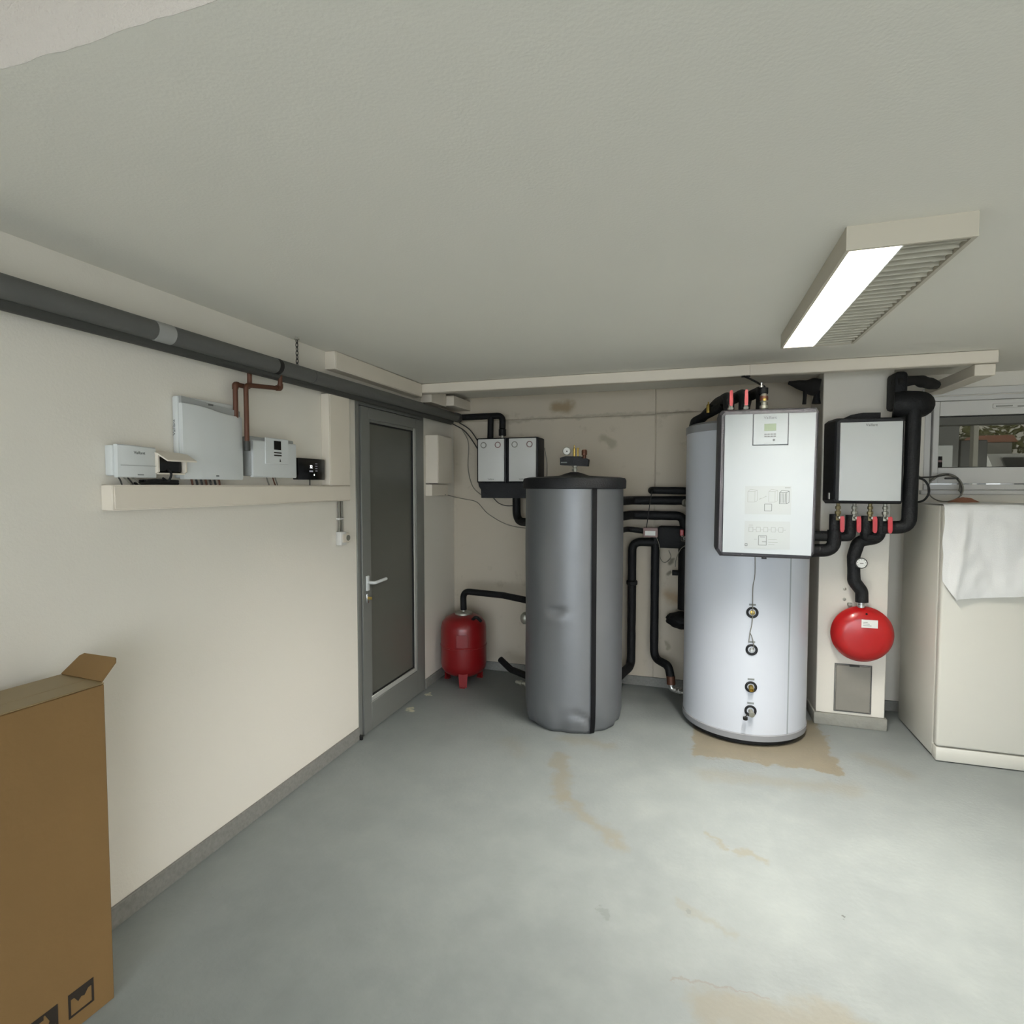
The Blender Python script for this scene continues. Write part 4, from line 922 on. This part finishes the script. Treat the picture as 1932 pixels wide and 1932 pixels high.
# cable coil by the window
t = thing('cable_coil', 'loose coil of grey cable hanging beside the window', 'cable', (1.52, 4.2, 1.5))
for k, (rx, rz, dx, dz) in enumerate([(.093, .085, 0, 0), (.089, .081, .003, .006), (.084, .075, .008, .012), (.096, .088, .004, -.004), (.080, .070, .010, .016)]):
    pts = []
    a0, a1 = ((0, 2 * math.pi) if k == 0 else (-.5, 2.6))
    for i in range(49):
        a = a0 + (a1 - a0) * i / 48
        pts.append(Vector((1.535 + dx + rx * math.cos(a), 4.19 + .008 * k + .01 * math.sin(2 * a), 1.49 + dz + rz * math.sin(a))))
    link('loop', sweep(pts, .006 if k else .004, 8), 'wire_l' if k != 1 else 'lag', t)
link('cable_tie', box(1.53, 1.60, 4.18, 4.20, 1.545, 1.556, .003, 1), 'lag_d', t)
cable('tail', [(1.25, 3.9, 1.55), (1.36, 4.0, 1.555), (1.46, 4.16, 1.56), (1.55, 4.19, 1.575)], .005, 'wire_d', t)
tag(cable('cable_loop', [(1.22, 3.79, 1.555), (1.285, 3.79, 1.535), (1.31, 3.79, 1.475), (1.285, 3.79, 1.42), (1.215, 3.78, 1.405)], .006, 'rubber'), 'black cable loop strapped to the tall upright pipe', 'cable')
tag(cable('window_cable', [(1.345, 4.29, 2.05), (1.35, 4.29, 1.8), (1.355, 4.285, 1.62), (1.40, 4.2, 1.56)], .0045, 'wire_l'), 'thin grey cable running down left of the window', 'cable')

# ------------------------------------------------------------ fridge and what lies on it
t = thing('fridge', 'cream white upright fridge at the right edge with a cloth over its top', 'fridge', (1.6, 3.86, 0))
fx0, fx1 = 1.304, 1.904
link('cabinet', box(fx0, fx1, 3.625, 4.15, .012, 1.398, .008, 2), 'fridge', t)
link('door_gasket', box(fx0 + .008, fx1 - .008, 3.612, 3.626, .088, 1.39), 'gasket', t)
bm = box(fx0, fx1, 3.566, 3.613, .086, 1.398, .012, 3); link('door', bm, 'fridge', t)
link('kick_plate', box(fx0 + .002, fx1 - .002, 3.57, 3.63, .004, .080, .006, 2), 'fridge', t)
for x in (fx0 + .05, fx1 - .05):
    for y in (3.68, 4.1): link('foot', cyl((x, y, 0), (x, y, .014), .018, 12), 'rubber', t)
# draped cloth
bm = bmesh.new(); nu, nv = 60, 70; grid = []
for j in range(nv + 1):
    row = []
    for i in range(nu + 1):
        u = i / nu; x = 1.298 + u * .62
        hang = (.905 + .07 * u if u > .1 else .905 + (.1 - u) * 1.0)
        L1, L2 = .36, 1.404 - hang
        s = j / nv * (L1 + L2); wr = noise.noise(Vector((x * 7, s * 5, 0))); w2 = noise.noise(Vector((x * 22, s * 12, 4)))
        if s < L1 - .02: y, z = 3.56 + L1 - s, 1.4035 + .008 * max(0, wr) + .003 * max(0, w2)
        else:
            q = s - (L1 - .02); k = min(q / .03, 1); y = 3.56 + .02 * (1 - k); z = 1.404 - max(0, q - .008)
            y -= .006 + (.008 + .022 * min(q / .3, 1)) * (wr + .5) * .8 + .007 * (w2 + .4)
            y -= .02 * math.exp(-((u - .16 + q * .16) / .035) ** 2) * min(1, q / .1)
            y = min(y, 3.5635)
        if u < .06 and s > L1: x += .016 * (1 - u / .06) * noise.noise(Vector((0, s * 8, 2)))
        row.append(bm.verts.new((x, y, z)))
    grid.append(row)
for a, b in zip(grid, grid[1:]):
    for i in range(nu): bm.faces.new((a[i], a[i + 1], b[i + 1], b[i]))
o = link('draped_cloth', bm, 'cloth', smooth=80); tag(o, 'white cloth draped over the top front of the fridge', 'cloth')
so = o.modifiers.new('thick', 'SOLIDIFY'); so.thickness = .002; so.offset = 1
bm = bmesh.new(); nu, nv = 26, 16; grid = []
for j in range(nv + 1):
    row = []
    for i in range(nu + 1):
        u, v = i / nu, j / nv
        row.append(bm.verts.new((1.50 + .13 * u, 3.95 + .12 * v, 1.4005 + .032 * (math.sin(math.pi * u) * math.sin(math.pi * v)) ** .6 + .008 * noise.noise(Vector((u * 5, v * 5, 1))) * math.sin(math.pi * u))))
    grid.append(row)
for a, b in zip(grid, grid[1:]):
    for i in range(nu): bm.faces.new((a[i], a[i + 1], b[i + 1], b[i]))
o = tag(link('folded_rag', bm, 'orange', smooth=80), 'small orange rag crumpled on the fridge top', 'rag')
so = o.modifiers.new('thick', 'SOLIDIFY'); so.thickness = .002; so.offset = 1
t = thing('small_tin', 'tiny dark red tin standing on the window ledge', 'tin', (1.545, YB - .006, 1.62))
link('tin_body', lathe([(.011, 1.6205), (.0125, 1.622), (.0125, 1.69), (.011, 1.692), (0, 1.692)], (1.5375, YB - .006, 0), 'z', 18), 'dark', t)
link('tin_band', lathe([(.0128, 1.655), (.0128, 1.668)], (1.5375, YB - .006, 0), 'z', 18), 'pink_grey', t)

# ------------------------------------------------------------ cardboard box by the left wall
t = thing('cardboard_box', 'tall brown cardboard box against the left wall at the lower left', 'box', (-1.588, 1.168, 0))
bx0, bx1, by0, by1, bz = -1.783, -1.588, .46, 1.168, .94
bm = box(bx0, bx1, by0, by1, 0, bz - .004, .003, 1); link('carton', bm, 'card', t)
link('top_flap', box(bx0, -1.687, by0, by1, bz - .004, bz, .0015, 1), 'card_top', t)
link('top_flap', box(-1.685, bx1, by0, by1, bz - .004, bz, .0015, 1), 'card_top', t)
link('tape_strip', box(-1.71, -1.66, by0, by1, bz, bz + .0006), 'card_top', t)
bm = bmesh.new()
P = [(-1.775, 1.164, bz), (-1.594, 1.166, bz), (-1.592, 1.205, bz + .046), (-1.602, 1.212, bz + .055), (-1.745, 1.212, bz + .052), (-1.757, 1.205, bz + .045)]
A = [bm.verts.new(p) for p in P]; B = [bm.verts.new((p[0], p[1] - .003, p[2] + .004)) for p in P]
bm.faces.new(A); bm.faces.new(B[::-1])
for i in range(6): bm.faces.new((A[i], B[i], B[(i + 1) % 6], A[(i + 1) % 6]))
link('end_flap', bm, 'card', t)
def pict(y0, y1, z0, z1, kind):
    bm = bmesh.new(); X0, X1 = bx1, bx1 + .0006
    frame_rect(y0, y1, z0, z1, .006, lambda a, b, c, d: box(X0, X1, a, b, c, d, bm=bm))
    yc = (y0 + y1) / 2
    if kind == 0:
        box(X0, X1, y0 + .006, y1 - .006, z1 - .018, z1 - .006, bm=bm)
        prism([(yc - .018, z1 - .018), (yc + .018, z1 - .018), (yc + .008, z1 - .032), (yc, z1 - .028), (yc - .008, z1 - .036)], 'x', X0, X1, bm)
    else:
        prism([(y1 - .006, z1 - .006), (y1 - .03, z1 - .006), (y1 - .02, z1 - .03), (y1 - .026, z1 - .045), (y1 - .006, z1 - .05)], 'x', X0, X1, bm)
        box(X0, X1, y0 + .006, yc, z1 - .016, z1 - .006, bm=bm)
    link('printed_symbol', bm, 'ink', t, smooth=0)
bx1 += .0004
pict(1.047, 1.112, .042, .111, 0); pict(.955, 1.022, .042, .111, 1)
link('printed_symbol', lathe([(.045, 0), (.045, .0006), (0, .0006)], (bx1, .865, .085), 'x', 28), 'ink', t)
t.rotation_euler.z = math.radians(-5)

# ------------------------------------------------------------ beyond the window: a covered yard
struct(link('ground', box(-6, 16, YB + .25, 24, -.12, -.02), 'plinth'), 'yard outside the window')
tag(link('shade_roof', box(-6, 16, YB + .3, 11.8, 3.3, 3.42, .01, 1), 'lag'), 'unseen roof added to shade the yard outside the window', 'roof')  # out of view, added to block sky light and keep the yard dim
tag(link('yard_wall', box(1.2, 3.13, 8.2, 8.4, -.02, 3.3, .01, 1), 'lag'), 'tall dark grey yard wall seen at the left of the window', 'wall')
tag(link('low_wall', box(3.14, 3.42, 8.2, 8.4, -.02, 2.06, .01, 1), 'lag_d'), 'lower dark wall beside the tall one seen through the window', 'wall')
t = thing('garden_shed', 'small grey shed with orange roof seen through the window', 'shed', (4.7, 11.3, 0))
link('shed_wall', box(4.45, 5.0, 11.2, 11.5, -.02, 2.22, .01, 1), 'wire_l', t)
link('shed_roof', prism([(4.4, 2.22), (5.05, 2.22), (4.98, 2.33), (4.52, 2.33)], 'y', 11.14, 11.56), 'orange', t)
tag(link('carport_beam', box(-6, 16, 7.3, 7.42, 2.16, 2.30, .01, 1), 'lag_d'), 'dark carport beam seen through the window', 'beam')
tag(link('meter_cabinet', box(2.42, 2.62, 7.0, 7.1, -.02, 1.93, .006, 1), 'grey_lac'), 'pale grey cabinet seen at the lower left of the window', 'cabinet')
tag(link('carport_post', box(2.92, 2.97, 7.32, 7.40, -.02, 2.16, .006, 1), 'wire_l'), 'slim grey carport post seen through the window', 'post')
t = thing('delivery_van', 'white van standing under the carport seen through the window', 'van', (5.0, 10.4, 0))
link('van_body', prism([(9.4, .35), (10.9, .35), (10.9, 1.98), (10.1, 1.98), (9.6, 1.45), (9.4, 1.35)], 'x', 4.2, 6.0), 'upvc', t)
link('windscreen', prism([(9.62, 1.5), (10.0, 1.90), (9.985, 1.92), (9.605, 1.52)], 'x', 4.35, 5.85), 'lag_d', t)
for x in (4.25, 5.75): link('wheel', cyl((x, 10.0, .3), (x + .2, 10.0, .3), .32, 20), 'rubber', t)
tag(link('neighbour_house', box(3, 18, 16, 20, -.02, 7, .02, 1), 'rust'), 'grey house wall far behind the hedge seen through the window', 'house')
m_leaf = mat('hedge_leaf', '6b6a3a', .7, var=.5, vscale=3)
bm = bmesh.new()
for k in range(11000):
    c = Vector((random.uniform(3.0, 9), random.gauss(12.6, .35), random.uniform(.2, 4.6)))
    if noise.noise(c * 1.1) < -.3: continue
    s = random.uniform(.06, .13); q = Matrix.Rotation(random.uniform(0, 6.3), 3, Vector((random.gauss(0, 1), random.gauss(0, 1), random.gauss(0, 1))).normalized())
    vv = [bm.verts.new(c + q @ Vector(p) * s) for p in ((-1, 0, 0), (0, -.45, .1), (1, 0, 0), (0, .45, .1))]
    bm.faces.new(vv)
o = link('hedge', bm, m_leaf, smooth=0); tag(o, 'yellow green hedge foliage seen through the window', 'hedge'); o['kind'] = 'stuff'
